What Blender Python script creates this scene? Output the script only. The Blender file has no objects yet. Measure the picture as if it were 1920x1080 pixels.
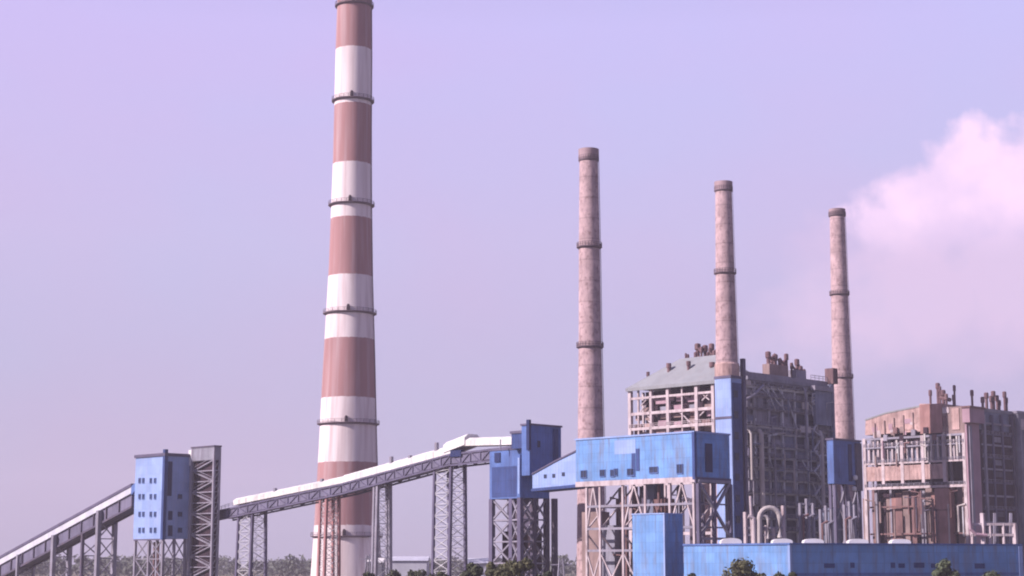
import bpy, math, random
from mathutils import Vector
R = math.radians
S = bpy.context.scene
COL = S.collection
rnd = random.Random(7)

# ------------------------------------------------------------------ camera
FPX = 3270.0                       # focal length in pixels of the 1920 wide photo
CAM = Vector((0, 0, 12.0)); PITCH = R(8.97)
cd = bpy.data.cameras.new('camera'); cam = bpy.data.objects.new('camera', cd); COL.objects.link(cam)
cam.location = CAM; cam.rotation_euler = (R(90) + PITCH, 0, 0)
cd.sensor_width = 36; cd.lens = FPX / 1920 * 36; cd.clip_start = 1; cd.clip_end = 60000
S.camera = cam
# ------------------------------------------------------------------ world: hazy lilac afternoon sky
SUN_EL = R(33); SUN_AZ = R(-70)    # azimuth from the direction towards the camera, negative = left
sdir = Vector((math.sin(SUN_AZ) * math.cos(SUN_EL), -math.cos(SUN_AZ) * math.cos(SUN_EL), math.sin(SUN_EL)))
W = bpy.data.worlds.new('World'); S.world = W; W.use_nodes = True
nt = W.node_tree; N = nt.nodes; L = nt.links; N.clear()
def nn(t, **k):
    n = N.new(t)
    for a, b in k.items(): setattr(n, a, b)
    return n
out = nn('ShaderNodeOutputWorld'); bg = nn('ShaderNodeBackground'); bg.inputs['Strength'].default_value = 0.0715
L.new(bg.outputs[0], out.inputs[0])
sky = nn('ShaderNodeTexSky', sky_type='NISHITA'); sky.sun_disc = False
sky.sun_elevation = SUN_EL; sky.sun_rotation = math.atan2(sdir.x, sdir.y); sky.dust_density = 3.0; sky.air_density = 1.2
geo = nn('ShaderNodeNewGeometry'); sep = nn('ShaderNodeSeparateXYZ')
tc = nn('ShaderNodeTexCoord'); L.new(tc.outputs['Generated'], sep.inputs[0])
def math_(op, a, b=None, clamp=False):
    m = nn('ShaderNodeMath', operation=op); m.use_clamp = clamp
    for i, v in enumerate((a, b)):
        if v is None: continue
        if isinstance(v, (int, float)): m.inputs[i].default_value = v
        else: L.new(v, m.inputs[i])
    return m.outputs[0]
ramp = nn('ShaderNodeValToRGB'); L.new(sep.outputs['Z'], ramp.inputs[0])
cr = ramp.color_ramp; cr.elements[0].position = 0.0; cr.elements[1].position = 1.0
SKYC = [(0.0, (4.45, 4.15, 5.9)), (0.08, (5.4, 4.85, 7.4)), (0.18, (6.3, 5.5, 8.6)), (0.30, (6.5, 5.7, 9.9)), (0.45, (3.6, 3.5, 7.0)), (1.0, (1.3, 1.6, 4.2))]
def setramp(cr, st):
    while len(cr.elements) > 2: cr.elements.remove(cr.elements[-1])
    cr.elements[0].position = st[0][0]; cr.elements[0].color = (*st[0][1], 1)
    cr.elements[1].position = st[-1][0]; cr.elements[1].color = (*st[-1][1], 1)
    for p, c in st[1:-1]: e = cr.elements.new(p); e.color = (*c, 1)
setramp(cr, SKYC)
# faint large mottling of the haze, pinker and bluer patches
noi = nn('ShaderNodeTexNoise'); noi.inputs['Scale'].default_value = 5.0; noi.inputs['Detail'].default_value = 3
mapn = nn('ShaderNodeMapping'); mapn.inputs['Scale'].default_value = (1, 1, 1.7); L.new(tc.outputs['Generated'], mapn.inputs[0]); L.new(mapn.outputs[0], noi.inputs['Vector'])
mix1 = nn('ShaderNodeMix', data_type='RGBA', blend_type='MULTIPLY'); mix1.inputs[0].default_value = 1.0
r2 = nn('ShaderNodeValToRGB'); setramp(r2.color_ramp, [(0.36, (1.03, 0.975, 1.0)), (0.64, (0.965, 1.02, 1.03))])
L.new(noi.outputs[0], r2.inputs[0]); vd = nn('ShaderNodeVectorMath', operation='DOT_PRODUCT'); L.new(tc.outputs['Generated'], vd.inputs[0]); vd.inputs[1].default_value = (.75, -.66, 0)
mrs = nn('ShaderNodeMapRange'); mrs.interpolation_type = 'SMOOTHSTEP'; mrs.inputs['From Min'].default_value = -.05; mrs.inputs['From Max'].default_value = .8; mrs.inputs['To Min'].default_value = 1; mrs.inputs['To Max'].default_value = .52  # dims the unseen sky behind right, added to weaken fill on shaded faces
L.new(vd.outputs['Value'], mrs.inputs['Value'])
hsk = nn('ShaderNodeHueSaturation'); L.new(ramp.outputs[0], hsk.inputs['Color']); L.new(mrs.outputs[0], hsk.inputs['Value'])
L.new(hsk.outputs[0], mix1.inputs[6]); L.new(r2.outputs[0], mix1.inputs[7])
# a little of the physical sky
mix2 = nn('ShaderNodeMix', data_type='RGBA'); mix2.inputs[0].default_value = 0.12
L.new(mix1.outputs[2], mix2.inputs[6]); L.new(sky.outputs[0], mix2.inputs[7])
# cumulus bank low in the right-hand sky: az / el coordinates of the view direction
az = math_('ARCTAN2', sep.outputs['X'], sep.outputs['Y']); el = math_('ARCSINE', sep.outputs['Z'])
comb = nn('ShaderNodeCombineXYZ'); L.new(az, comb.inputs[0]); L.new(el, comb.inputs[1])
cn = nn('ShaderNodeTexNoise'); cn.inputs['Scale'].default_value = 21; cn.inputs['Detail'].default_value = 7; cn.inputs['Roughness'].default_value = 0.5
L.new(comb.outputs[0], cn.inputs['Vector'])
disp = math_('MULTIPLY', math_('SUBTRACT', cn.outputs[0], 0.5), 0.045)
cn2 = nn('ShaderNodeTexNoise'); cn2.inputs['Scale'].default_value = 55; cn2.inputs['Detail'].default_value = 5
L.new(comb.outputs[0], cn2.inputs['Vector'])
disp = math_('ADD', disp, math_('MULTIPLY', math_('SUBTRACT', cn2.outputs[0], 0.5), 0.032))
def blob(a, e, ra, re, lo=0.15, hi=1.0):
    da = math_('DIVIDE', math_('SUBTRACT', az, a), ra); de = math_('DIVIDE', math_('SUBTRACT', el, e), re)
    d = math_('SQRT', math_('ADD', math_('MULTIPLY', da, da), math_('MULTIPLY', de, de)))
    return math_('SUBTRACT', 1.0, d)
def azel(px, py):
    x = (px - 960) / FPX; y = (540 - py) / FPX
    d = Vector((x, math.cos(PITCH) - y * math.sin(PITCH), math.sin(PITCH) + y * math.cos(PITCH))).normalized()
    return math.atan2(d.x, d.y), math.asin(d.z)
def cloud(blobs, gain):
    acc = None
    for px, py, rx, ry in blobs:
        a, e = azel(px, py)
        b = math_('MULTIPLY', blob(a, e, rx / FPX, ry / FPX), min(rx, ry) / FPX)
        acc = b if acc is None else math_('MAXIMUM', acc, b)
    return math_('MULTIPLY', math_('ADD', acc, disp), gain, clamp=True)
c1 = cloud([(1810, 350, 118, 112), (1735, 385, 120, 105), (1890, 355, 130, 120), (1985, 345, 150, 140), (1790, 425, 130, 90), (1655, 425, 90, 75), (1870, 400, 130, 120), (1740, 440, 140, 90)], 80.0)
c2 = cloud([(1650, 500, 190, 110), (1760, 540, 260, 170), (1525, 512, 80, 44), (1900, 520, 240, 190), (1600, 610, 230, 130)], 30.0)
c3 = cloud([(70, 260, 260, 130)], 6.0)
mixc2 = nn('ShaderNodeMix', data_type='RGBA'); L.new(math_('MULTIPLY', c2, 0.48), mixc2.inputs[0]); L.new(mix2.outputs[2], mixc2.inputs[6]); mixc2.inputs[7].default_value = (9.4, 6.7, 9.0, 1)
mixc3 = nn('ShaderNodeMix', data_type='RGBA'); L.new(math_('MULTIPLY', c3, 0.08), mixc3.inputs[0]); L.new(mixc2.outputs[2], mixc3.inputs[6]); mixc3.inputs[7].default_value = (8.0, 5.9, 8.4, 1)
shade = nn('ShaderNodeValToRGB'); setramp(shade.color_ramp, [(0.36, (8.6, 6.6, 9.6)), (0.58, (11.3, 8.2, 10.8))]); L.new(cn.outputs[0], shade.inputs[0])
_, e0 = azel(1800, 500); _, e1_ = azel(1800, 385)
fade = nn('ShaderNodeMapRange'); fade.interpolation_type = 'SMOOTHSTEP'; fade.inputs['From Min'].default_value = e0; fade.inputs['From Max'].default_value = e1_; L.new(el, fade.inputs['Value'])
c1 = math_('MULTIPLY', c1, fade.outputs[0])
mixc1 = nn('ShaderNodeMix', data_type='RGBA'); L.new(math_('MULTIPLY', c1, 0.9), mixc1.inputs[0]); L.new(mixc3.outputs[2], mixc1.inputs[6]); L.new(shade.outputs[0], mixc1.inputs[7])
L.new(mixc1.outputs[2], bg.inputs[0])
# ------------------------------------------------------------------ sun
sd = bpy.data.lights.new('sun', 'SUN'); sd.energy = 5.0; sd.angle = R(0.6); sd.color = (1.0, 0.86, 0.82)
so = bpy.data.objects.new('sun', sd); COL.objects.link(so); so.rotation_euler = sdir.to_track_quat('Z', 'Y').to_euler(); so.location = (-200, -100, 300)
S.view_settings.view_transform = 'Standard'; S.view_settings.look = 'None'; S.view_settings.exposure = 0.52; S.view_settings.gamma = 1
S.render.engine = 'CYCLES'; S.cycles.use_denoising = True; S.cycles.filter_width = 2.0
S.cycles.max_bounces = 6; S.cycles.volume_bounces = 1

# ------------------------------------------------------------------ geometry of the view: a pixel of the photo and a distance give a point
def ray(px, py):
    x = (px - 960) / FPX; y = (540 - py) / FPX
    return Vector((x, math.cos(PITCH) - y * math.sin(PITCH), math.sin(PITCH) + y * math.cos(PITCH)))
def at(px, py, Y):
    d = ray(px, py); return CAM + d * (Y / d.y)
E1 = Vector((math.sqrt(.5), math.sqrt(.5), 0))      # grid axis: right and back
E2 = Vector((-math.sqrt(.5), math.sqrt(.5), 0))     # grid axis: left and back
UP = Vector((0, 0, 1))
class Frame:
    """a building grid with its near corner at C; u runs left-back, v runs right-back"""
    def __init__(s, px, py, Y, e1=E1, e2=E2):
        p = at(px, py, Y); s.C = Vector((p.x, p.y, 0)); s.e1 = e1; s.e2 = e2
    def P(s, u, v, z): return s.C + s.e2 * u + s.e1 * v + UP * z
    def _hit(s, px, py, O, d):
        r = ray(px, py); den = r.x * d.y - r.y * d.x
        ox, oy = O.x - CAM.x, O.y - CAM.y
        t = (ox * d.y - oy * d.x) / den; k = (ox * r.y - oy * r.x) / den
        return k, CAM.z + r.z * t
    def U(s, px, py, v=0): return s._hit(px, py, s.P(0, v, 0), s.e2)      # -> (u, z) on the left face
    def V(s, px, py, u=0): return s._hit(px, py, s.P(u, 0, 0), s.e1)      # -> (v, z) on the right face

# ------------------------------------------------------------------ mesh helper
class MB:
    def __init__(s): s.v = []; s.f = []
    def quadbox(s, p):
        n = len(s.v); s.v += [Vector(q) for q in p]
        s.f += [(n, n+3, n+2, n+1), (n+4, n+5, n+6, n+7), (n, n+1, n+5, n+4), (n+1, n+2, n+6, n+5), (n+2, n+3, n+7, n+6), (n+3, n, n+4, n+7)]
        return s
    def box(s, F, u0, u1, v0, v1, z0, z1):
        P = F.P
        return s.quadbox([P(u0,v0,z0), P(u1,v0,z0), P(u1,v1,z0), P(u0,v1,z0), P(u0,v0,z1), P(u1,v0,z1), P(u1,v1,z1), P(u0,v1,z1)])
    def beam(s, a, b, w, h=None):
        h = h or w; a = Vector(a); b = Vector(b); d = (b - a).normalized()
        side = d.cross(UP)
        side = E1.copy() if side.length < 1e-3 else side.normalized()
        up = side.cross(d).normalized()
        q = [(-w/2, -h/2), (w/2, -h/2), (w/2, h/2), (-w/2, h/2)]
        return s.quadbox([a + side*x + up*y for x, y in q] + [b + side*x + up*y for x, y in q])
    def cyl(s, prof, cx, cy, n=24, caps=True):
        """lathe: prof = [(r, z), ...] about a vertical axis"""
        k = len(s.v)
        for r, z in prof:
            for i in range(n):
                a = 2*math.pi*i/n; s.v.append(Vector((cx + r*math.cos(a), cy + r*math.sin(a), z)))
        for j in range(len(prof)-1):
            for i in range(n):
                i2 = (i+1) % n; s.f.append((k+j*n+i, k+j*n+i2, k+(j+1)*n+i2, k+(j+1)*n+i))
        if caps:
            s.f.append(tuple(k+i for i in reversed(range(n)))); s.f.append(tuple(k+(len(prof)-1)*n+i for i in range(n)))
        return s
    def tube(s, pts, r, n=10):
        pts = [Vector(p) for p in pts]; k = len(s.v)
        rs = r if isinstance(r, (list, tuple)) else [r]*len(pts)
        for j, p in enumerate(pts):
            d = (pts[min(j+1, len(pts)-1)] - pts[max(j-1, 0)]).normalized()
            a = d.cross(UP); a = d.cross(Vector((1, 0, 0))) if a.length < 1e-2 else a
            a.normalize(); b = d.cross(a).normalized()
            for i in range(n):
                t = 2*math.pi*i/n; s.v.append(p + (a*math.cos(t) + b*math.sin(t))*rs[j])
        for j in range(len(pts)-1):
            for i in range(n):
                i2 = (i+1) % n; s.f.append((k+j*n+i, k+j*n+i2, k+(j+1)*n+i2, k+(j+1)*n+i))
        s.f.append(tuple(k+i for i in range(n))); s.f.append(tuple(k+(len(pts)-1)*n+i for i in reversed(range(n))))
        return s
    def prism(s, pts, off):
        """a polygon (list of points) pushed along off"""
        n = len(s.v); m = len(pts); pts = [Vector(p) for p in pts]
        s.v += pts + [p + off for p in pts]
        s.f.append(tuple(n+i for i in range(m))); s.f.append(tuple(n+m+i for i in reversed(range(m))))
        for i in range(m): j = (i+1) % m; s.f.append((n+i, n+m+i, n+m+j, n+j))
        return s
    def build(s, name, mat, parent=None, label=None, smooth=False):
        o0 = root_loc(parent)
        me = bpy.data.meshes.new(name); me.from_pydata([tuple(p - o0) for p in s.v], [], s.f)
        import bmesh
        b = bmesh.new(); b.from_mesh(me); bmesh.ops.recalc_face_normals(b, faces=b.faces); b.to_mesh(me); b.free()
        me.materials.append(mat)
        if smooth:
            for p in me.polygons: p.use_smooth = len(p.vertices) == 4
        o = bpy.data.objects.new(name, me); COL.objects.link(o)
        if parent is not None: o.parent = parent
        if label: o['label'] = label
        return o
def root_loc(p):
    v = Vector((0, 0, 0))
    while p is not None: v += p.location; p = p.parent
    return v
def thing(name, label, cat, loc, group=None):
    o = bpy.data.objects.new(name, None); COL.objects.link(o); o.location = (loc[0], loc[1], 0 if len(loc) < 3 else loc[2])
    o.empty_display_size = 2; o['label'] = label; o['category'] = cat
    if group: o['group'] = group
    return o
def tag(o, label, cat, group=None):
    o['label'] = label; o['category'] = cat
    if group: o['group'] = group
    return o
def copy_tree(o, off, parent=None):
    c = o.copy(); COL.objects.link(c)
    if parent is None: c.location = o.location + off
    else: c.parent = parent
    for ch in list(o.children): copy_tree(ch, off, c)
    return c

# ------------------------------------------------------------------ materials
def newmat(name):
    m = bpy.data.materials.new(name); m.use_nodes = True
    return m, m.node_tree.nodes, m.node_tree.links, m.node_tree.nodes['Principled BSDF']
def paint(name, base, rough=0.6, dirt=(0.25, 0.2, 0.2), amount=0.35, patch=0.16, seams=None, seam_dark=0.75, metal=0.0, scale=1.0, bump=0.0, streak=6.0, rust=None, rings=None):
    """weathered painted steel / concrete: patchy tone, vertical streaks of dirt, optional cladding seams (width, height)"""
    m, n, l, b = newmat(name)
    g = n.new('ShaderNodeNewGeometry'); mp = n.new('ShaderNodeMapping'); l.new(g.outputs['Position'], mp.inputs[0])
    mp.inputs['Scale'].default_value = (scale, scale, scale)
    t1 = n.new('ShaderNodeTexNoise'); t1.inputs['Scale'].default_value = 0.18; t1.inputs['Detail'].default_value = 5; l.new(mp.outputs[0], t1.inputs['Vector'])
    mp2 = n.new('ShaderNodeMapping'); l.new(g.outputs['Position'], mp2.inputs[0]); mp2.inputs['Scale'].default_value = (scale, scale, scale/streak)
    t2 = n.new('ShaderNodeTexNoise'); t2.inputs['Scale'].default_value = 0.8; t2.inputs['Detail'].default_value = 6; t2.inputs['Roughness'].default_value = 0.6; l.new(mp2.outputs[0], t2.inputs['Vector'])
    rp = n.new('ShaderNodeMapRange'); rp.inputs['From Min'].default_value = 0.3; rp.inputs['From Max'].default_value = 0.7; rp.inputs['To Min'].default_value = 1-patch; rp.inputs['To Max'].default_value = 1+patch; l.new(t1.outputs[0], rp.inputs[0])
    hsv = n.new('ShaderNodeHueSaturation'); hsv.inputs['Color'].default_value = (*base, 1); l.new(rp.outputs[0], hsv.inputs['Value'])
    mx = n.new('ShaderNodeMix'); mx.data_type = 'RGBA'; mx.inputs[7].default_value = (*dirt, 1); l.new(hsv.outputs[0], mx.inputs[6])
    rs = n.new('ShaderNodeMapRange'); rs.inputs['From Min'].default_value = 0.47; rs.inputs['From Max'].default_value = 0.72; rs.inputs['To Max'].default_value = amount; l.new(t2.outputs[0], rs.inputs[0]); l.new(rs.outputs[0], mx.inputs[0])
    last = mx.outputs[2]
    if rust:
        t3 = n.new('ShaderNodeTexNoise'); t3.inputs['Scale'].default_value = 0.55; t3.inputs['Detail'].default_value = 4; l.new(mp.outputs[0], t3.inputs['Vector'])
        rr = n.new('ShaderNodeMapRange'); rr.inputs['From Min'].default_value = 0.56; rr.inputs['From Max'].default_value = 0.68; rr.inputs['To Max'].default_value = 0.8; l.new(t3.outputs[0], rr.inputs[0])
        mr = n.new('ShaderNodeMix'); mr.data_type = 'RGBA'; l.new(rr.outputs[0], mr.inputs[0]); l.new(last, mr.inputs[6]); mr.inputs[7].default_value = (*rust, 1); last = mr.outputs[2]
    if rings:      # pour lines of the slip-formed shell
        sz = n.new('ShaderNodeSeparateXYZ'); l.new(g.outputs['Position'], sz.inputs[0])
        q = n.new('ShaderNodeMath'); q.operation = 'PINGPONG'; q.inputs[1].default_value = rings; l.new(sz.outputs['Z'], q.inputs[0])
        rr = n.new('ShaderNodeMapRange'); rr.inputs['From Max'].default_value = .35; rr.inputs['To Min'].default_value = .72; l.new(q.outputs[0], rr.inputs[0])
        hr = n.new('ShaderNodeHueSaturation'); l.new(last, hr.inputs['Color']); l.new(rr.outputs[0], hr.inputs['Value']); last = hr.outputs[0]
    if seams:
        sx = n.new('ShaderNodeSeparateXYZ'); l.new(g.outputs['Position'], sx.inputs[0])
        mu = n.new('ShaderNodeMath'); mu.operation = 'MULTIPLY'; mu.inputs[1].default_value = 1.41421; l.new(sx.outputs['Y'], mu.inputs[0])
        cx = n.new('ShaderNodeCombineXYZ'); l.new(mu.outputs[0], cx.inputs[0]); l.new(sx.outputs['Z'], cx.inputs[1])
        br = n.new('ShaderNodeTexBrick'); br.offset = 0.0; br.inputs['Scale'].default_value = 1.0; br.inputs['Brick Width'].default_value = seams[0]; br.inputs['Row Height'].default_value = seams[1]
        br.inputs['Mortar Size'].default_value = 0.07; br.inputs['Mortar Smooth'].default_value = 0.3
        br.inputs['Color1'].default_value = (1, 1, 1, 1); br.inputs['Color2'].default_value = (0.86, 0.88, 0.9, 1); br.inputs['Mortar'].default_value = (seam_dark,)*3 + (1,)
        l.new(cx.outputs[0], br.inputs['Vector'])
        sn = n.new('ShaderNodeMath'); sn.operation = 'MULTIPLY'; sn.inputs[1].default_value = 2*math.pi/1.05; l.new(mu.outputs[0], sn.inputs[0])
        si = n.new('ShaderNodeMath'); si.operation = 'SINE'; l.new(sn.outputs[0], si.inputs[0])
        bq = n.new('ShaderNodeBump'); bq.inputs['Strength'].default_value = .35; bq.inputs['Distance'].default_value = .08; l.new(si.outputs[0], bq.inputs['Height']); l.new(bq.outputs[0], b.inputs['Normal'])
        ms = n.new('ShaderNodeMix'); ms.data_type = 'RGBA'; ms.blend_type = 'MULTIPLY'; ms.inputs[0].default_value = 1; l.new(last, ms.inputs[6]); l.new(br.outputs['Color'], ms.inputs[7]); last = ms.outputs[2]
    l.new(last, b.inputs['Base Color']); b.inputs['Roughness'].default_value = rough; b.inputs['Metallic'].default_value = metal
    b.inputs['Specular IOR Level'].default_value = 0.15
    if bump:
        bp = n.new('ShaderNodeBump'); bp.inputs['Strength'].default_value = bump; bp.inputs['Distance'].default_value = 0.15; l.new(t2.outputs[0], bp.inputs['Height']); l.new(bp.outputs[0], b.inputs['Normal'])
    return m
M = {}
M['blue'] = paint('blue_cladding', (0.155, 0.305, 0.62), 0.6, (0.17, 0.21, 0.34), 0.95, 0.18, seams=(3.1, 2.4), seam_dark=0.76)
M['blue_pale'] = paint('pale_blue_cladding', (0.27, 0.37, 0.66), 0.6, (0.32, 0.36, 0.56), 0.5, 0.12, seams=(2.5, 3.0), seam_dark=0.84)
M['blue_deep'] = paint('deep_blue_cladding', (0.045, 0.075, 0.22), 0.6, (0.04, 0.045, 0.13), 0.5, 0.2, seams=(2.2, 3.5), seam_dark=0.75)
M['blue_dusty'] = paint('dusty_blue_cladding', (0.10, 0.17, 0.42), 0.6, (0.08, 0.10, 0.24), 0.6, 0.2, seams=(2.2, 3.0), seam_dark=0.8)
M['blue_navy'] = paint('navy_opening', (0.02, 0.03, 0.10), 0.5, (0.04, 0.04, 0.09), 0.5, 0.2)
M['window'] = paint('dark_window', (0.035, 0.045, 0.09), 0.25, (0.06, 0.06, 0.09), 0.4, 0.2)
M['white_sheet'] = paint('white_roof_sheet', (0.72, 0.70, 0.70), 0.6, (0.36, 0.32, 0.35), 0.7, 0.18, seams=(4.0, 50), seam_dark=0.6)
M['lilac_sheet'] = paint('pale_conveyor_sheet', (0.58, 0.58, 0.68), 0.5, (0.4, 0.4, 0.5), 0.4, 0.12, seams=(5.0, 50), seam_dark=0.8)
M['steel_dark'] = paint('dark_steel', (0.085, 0.075, 0.12), 0.6, (0.15, 0.10, 0.10), 0.5, 0.25, streak=3)
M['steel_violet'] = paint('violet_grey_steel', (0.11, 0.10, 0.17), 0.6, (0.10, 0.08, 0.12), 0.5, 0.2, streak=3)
M['belly'] = paint('violet_belly_sheet', (0.16, 0.15, 0.23), 0.7, (0.09, 0.08, 0.12), 0.6, 0.2, seams=(4, 50))
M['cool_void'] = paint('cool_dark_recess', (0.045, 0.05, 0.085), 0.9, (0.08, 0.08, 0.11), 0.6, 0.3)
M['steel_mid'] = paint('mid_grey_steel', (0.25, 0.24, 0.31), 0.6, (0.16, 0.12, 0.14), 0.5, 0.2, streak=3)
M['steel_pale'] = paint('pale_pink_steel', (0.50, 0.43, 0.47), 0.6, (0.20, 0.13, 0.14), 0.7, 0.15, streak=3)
M['steel_brown'] = paint('brown_steel', (0.20, 0.115, 0.12), 0.65, (0.08, 0.05, 0.06), 0.6, 0.25, streak=3)
M['steel_red_lit'] = paint('chimney_lit_steel', (0.34, 0.17, 0.18), 0.65, (0.18, 0.1, 0.11), 0.5, 0.2, streak=3)  # reddish light off the striped chimney painted into the leg colour
M['pink_wall'] = paint('faded_pink_panel', (0.47, 0.32, 0.31), 0.75, (0.22, 0.14, 0.14), 0.9, 0.28, rust=(0.30, 0.19, 0.18), seams=(4.0, 5.0), seam_dark=0.85)
M['rust_wall'] = paint('rust_red_panel', (0.32, 0.18, 0.175), 0.7, (0.22, 0.11, 0.11), 0.6, 0.25)
M['brown_wall'] = paint('brown_panel', (0.25, 0.18, 0.18), 0.7, (0.13, 0.09, 0.10), 0.6, 0.25)
M['mauve_wall'] = paint('mauve_panel', (0.36, 0.24, 0.30), 0.7, (0.24, 0.15, 0.2), 0.5, 0.15)
M['frame_grey'] = paint('grey_frame', (0.54, 0.54, 0.60), 0.6, (0.30, 0.28, 0.32), 0.6, 0.2, streak=3)
M['grey_roof'] = paint('grey_roof_sheet', (0.28, 0.29, 0.32), 0.7, (0.24, 0.22, 0.24), 0.5, 0.12, seams=(3.5, 60), seam_dark=0.85)
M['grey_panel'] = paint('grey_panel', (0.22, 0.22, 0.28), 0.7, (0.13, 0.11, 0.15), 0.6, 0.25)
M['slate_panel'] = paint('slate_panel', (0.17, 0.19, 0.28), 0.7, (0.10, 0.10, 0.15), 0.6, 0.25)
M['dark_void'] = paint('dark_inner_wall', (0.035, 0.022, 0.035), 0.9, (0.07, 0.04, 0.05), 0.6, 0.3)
M['pipe_pale'] = paint('pale_pipe', (0.46, 0.42, 0.43), 0.45, (0.35, 0.28, 0.28), 0.5, 0.12)
M['vent_brown'] = paint('sooty_brown_pipe', (0.13, 0.075, 0.09), 0.7, (0.30, 0.2, 0.2), 0.5, 0.3)
M['white_vent'] = paint('white_vent_sheet', (0.70, 0.68, 0.70), 0.6, (0.6, 0.56, 0.6), 0.4, 0.08)
M['concrete'] = paint('mottled_concrete', (0.46, 0.335, 0.36), 0.9, (0.20, 0.14, 0.17), 0.7, 0.22, scale=1.3, bump=0.6, streak=2.0, rust=(0.24, 0.16, 0.17), rings=3.2)
M['soot_concrete'] = paint('sooty_concrete', (0.33, 0.24, 0.27), 0.9, (0.16, 0.11, 0.13), 0.7, 0.3)
M['platform'] = paint('platform_steel', (0.16, 0.12, 0.15), 0.7, (0.1, 0.07, 0.08), 0.4, 0.2)
M['mound'] = paint('coal_mound', (0.10, 0.09, 0.09), 0.95, (0.05, 0.045, 0.05), 0.6, 0.3)

def stripe_mat(bands):
    """red and white hoops of the tall chimney; bands = [(z_top, is_red), ...] from the ground up"""
    m, n, l, b = newmat('hooped_chimney_paint')
    g = n.new('ShaderNodeNewGeometry'); sx = n.new('ShaderNodeSeparateXYZ'); l.new(g.outputs['Position'], sx.inputs[0])
    def noise(sc, zs, det=5):
        mp = n.new('ShaderNodeMapping'); mp.inputs['Scale'].default_value = (1, 1, zs); l.new(g.outputs['Position'], mp.inputs[0])
        t = n.new('ShaderNodeTexNoise'); t.inputs['Scale'].default_value = sc; t.inputs['Detail'].default_value = det; l.new(mp.outputs[0], t.inputs['Vector']); return t.outputs[0]
    H = bands[-1][0]
    mr = n.new('ShaderNodeMapRange'); mr.inputs['From Max'].default_value = H
    wob = n.new('ShaderNodeMath'); wob.operation = 'MULTIPLY_ADD'; wob.inputs[1].default_value = 0.8; l.new(noise(1.2, 1), wob.inputs[0]); l.new(sx.outputs['Z'], wob.inputs[2])
    l.new(wob.outputs[0], mr.inputs[0])
    rp = n.new('ShaderNodeValToRGB'); rp.color_ramp.interpolation = 'CONSTANT'; l.new(mr.outputs[0], rp.inputs[0])
    red = (0.36, 0.195, 0.205, 1); wh = (0.76, 0.67, 0.70, 1)
    e = rp.color_ramp.elements; e[0].position = 0; e[0].color = red if bands[0][1] else wh
    z = bands[0][0]; e.remove(e[1])
    for zt, isred in bands[1:]:
        k = e.new((z + 0.4) / H); k.color = red if isred else wh; z = zt
    hs = n.new('ShaderNodeHueSaturation'); l.new(rp.outputs[0], hs.inputs['Color'])
    r1 = n.new('ShaderNodeMapRange'); r1.inputs['From Min'].default_value = .3; r1.inputs['From Max'].default_value = .7; r1.inputs['To Min'].default_value = .9; r1.inputs['To Max'].default_value = 1.08; l.new(noise(0.22, 0.12), r1.inputs[0]); l.new(r1.outputs[0], hs.inputs['Value'])
    mx = n.new('ShaderNodeMix'); mx.data_type = 'RGBA'; mx.inputs[7].default_value = (0.46, 0.34, 0.37, 1); l.new(hs.outputs[0], mx.inputs[6])
    r2 = n.new('ShaderNodeMapRange'); r2.inputs['From Min'].default_value = .46; r2.inputs['From Max'].default_value = .72; r2.inputs['To Max'].default_value = .62; l.new(noise(0.5, 0.05, 7), r2.inputs[0]); l.new(r2.outputs[0], mx.inputs[0])
    l.new(mx.outputs[2], b.inputs['Base Color']); b.inputs['Roughness'].default_value = 0.8; b.inputs['Specular IOR Level'].default_value = 0.2
    return m
def leafmat(name, c0, c1):
    m, n, l, b = newmat(name)
    g = n.new('ShaderNodeNewGeometry'); t = n.new('ShaderNodeTexNoise'); t.inputs['Scale'].default_value = 0.9; t.inputs['Detail'].default_value = 3; l.new(g.outputs['Position'], t.inputs['Vector'])
    r = n.new('ShaderNodeValToRGB'); setramp(r.color_ramp, [(0.35, c0), (0.65, c1)]); l.new(t.outputs[0], r.inputs[0]); l.new(r.outputs[0], b.inputs['Base Color']); b.inputs['Roughness'].default_value = 0.7; b.inputs['Specular IOR Level'].default_value = 0.2
    return m
M['leaf_dark'] = leafmat('dark_leaf', (0.030, 0.036, 0.026), (0.075, 0.085, 0.045))
M['leaf_olive'] = leafmat('olive_leaf', (0.055, 0.062, 0.035), (0.12, 0.115, 0.06))
M['leaf_grey'] = leafmat('grey_green_leaf', (0.06, 0.08, 0.055), (0.10, 0.12, 0.07))
M['leaf_far'] = leafmat('hazed_far_leaf', (0.07, 0.08, 0.075), (0.12, 0.13, 0.115))  # leaf colour paled so extra distance haze is painted into the wood
M['bark'] = paint('bark', (0.10, 0.075, 0.06), 0.9, (0.05, 0.04, 0.03), 0.5, 0.2)
M['ground'] = paint('dry_ground', (0.16, 0.14, 0.10), 0.95, (0.08, 0.10, 0.05), 0.8, 0.25, scale=0.15, streak=1)

# ------------------------------------------------------------------ ground
g = MB(); G = 3000.0
g.v += [Vector((-G, -400, 0)), Vector((G, -400, 0)), Vector((G, 5000, 0)), Vector((-G, 5000, 0))]; g.f.append((0, 1, 2, 3))
gr = g.build('ground', M['ground']); gr['kind'] = 'structure'

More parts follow.
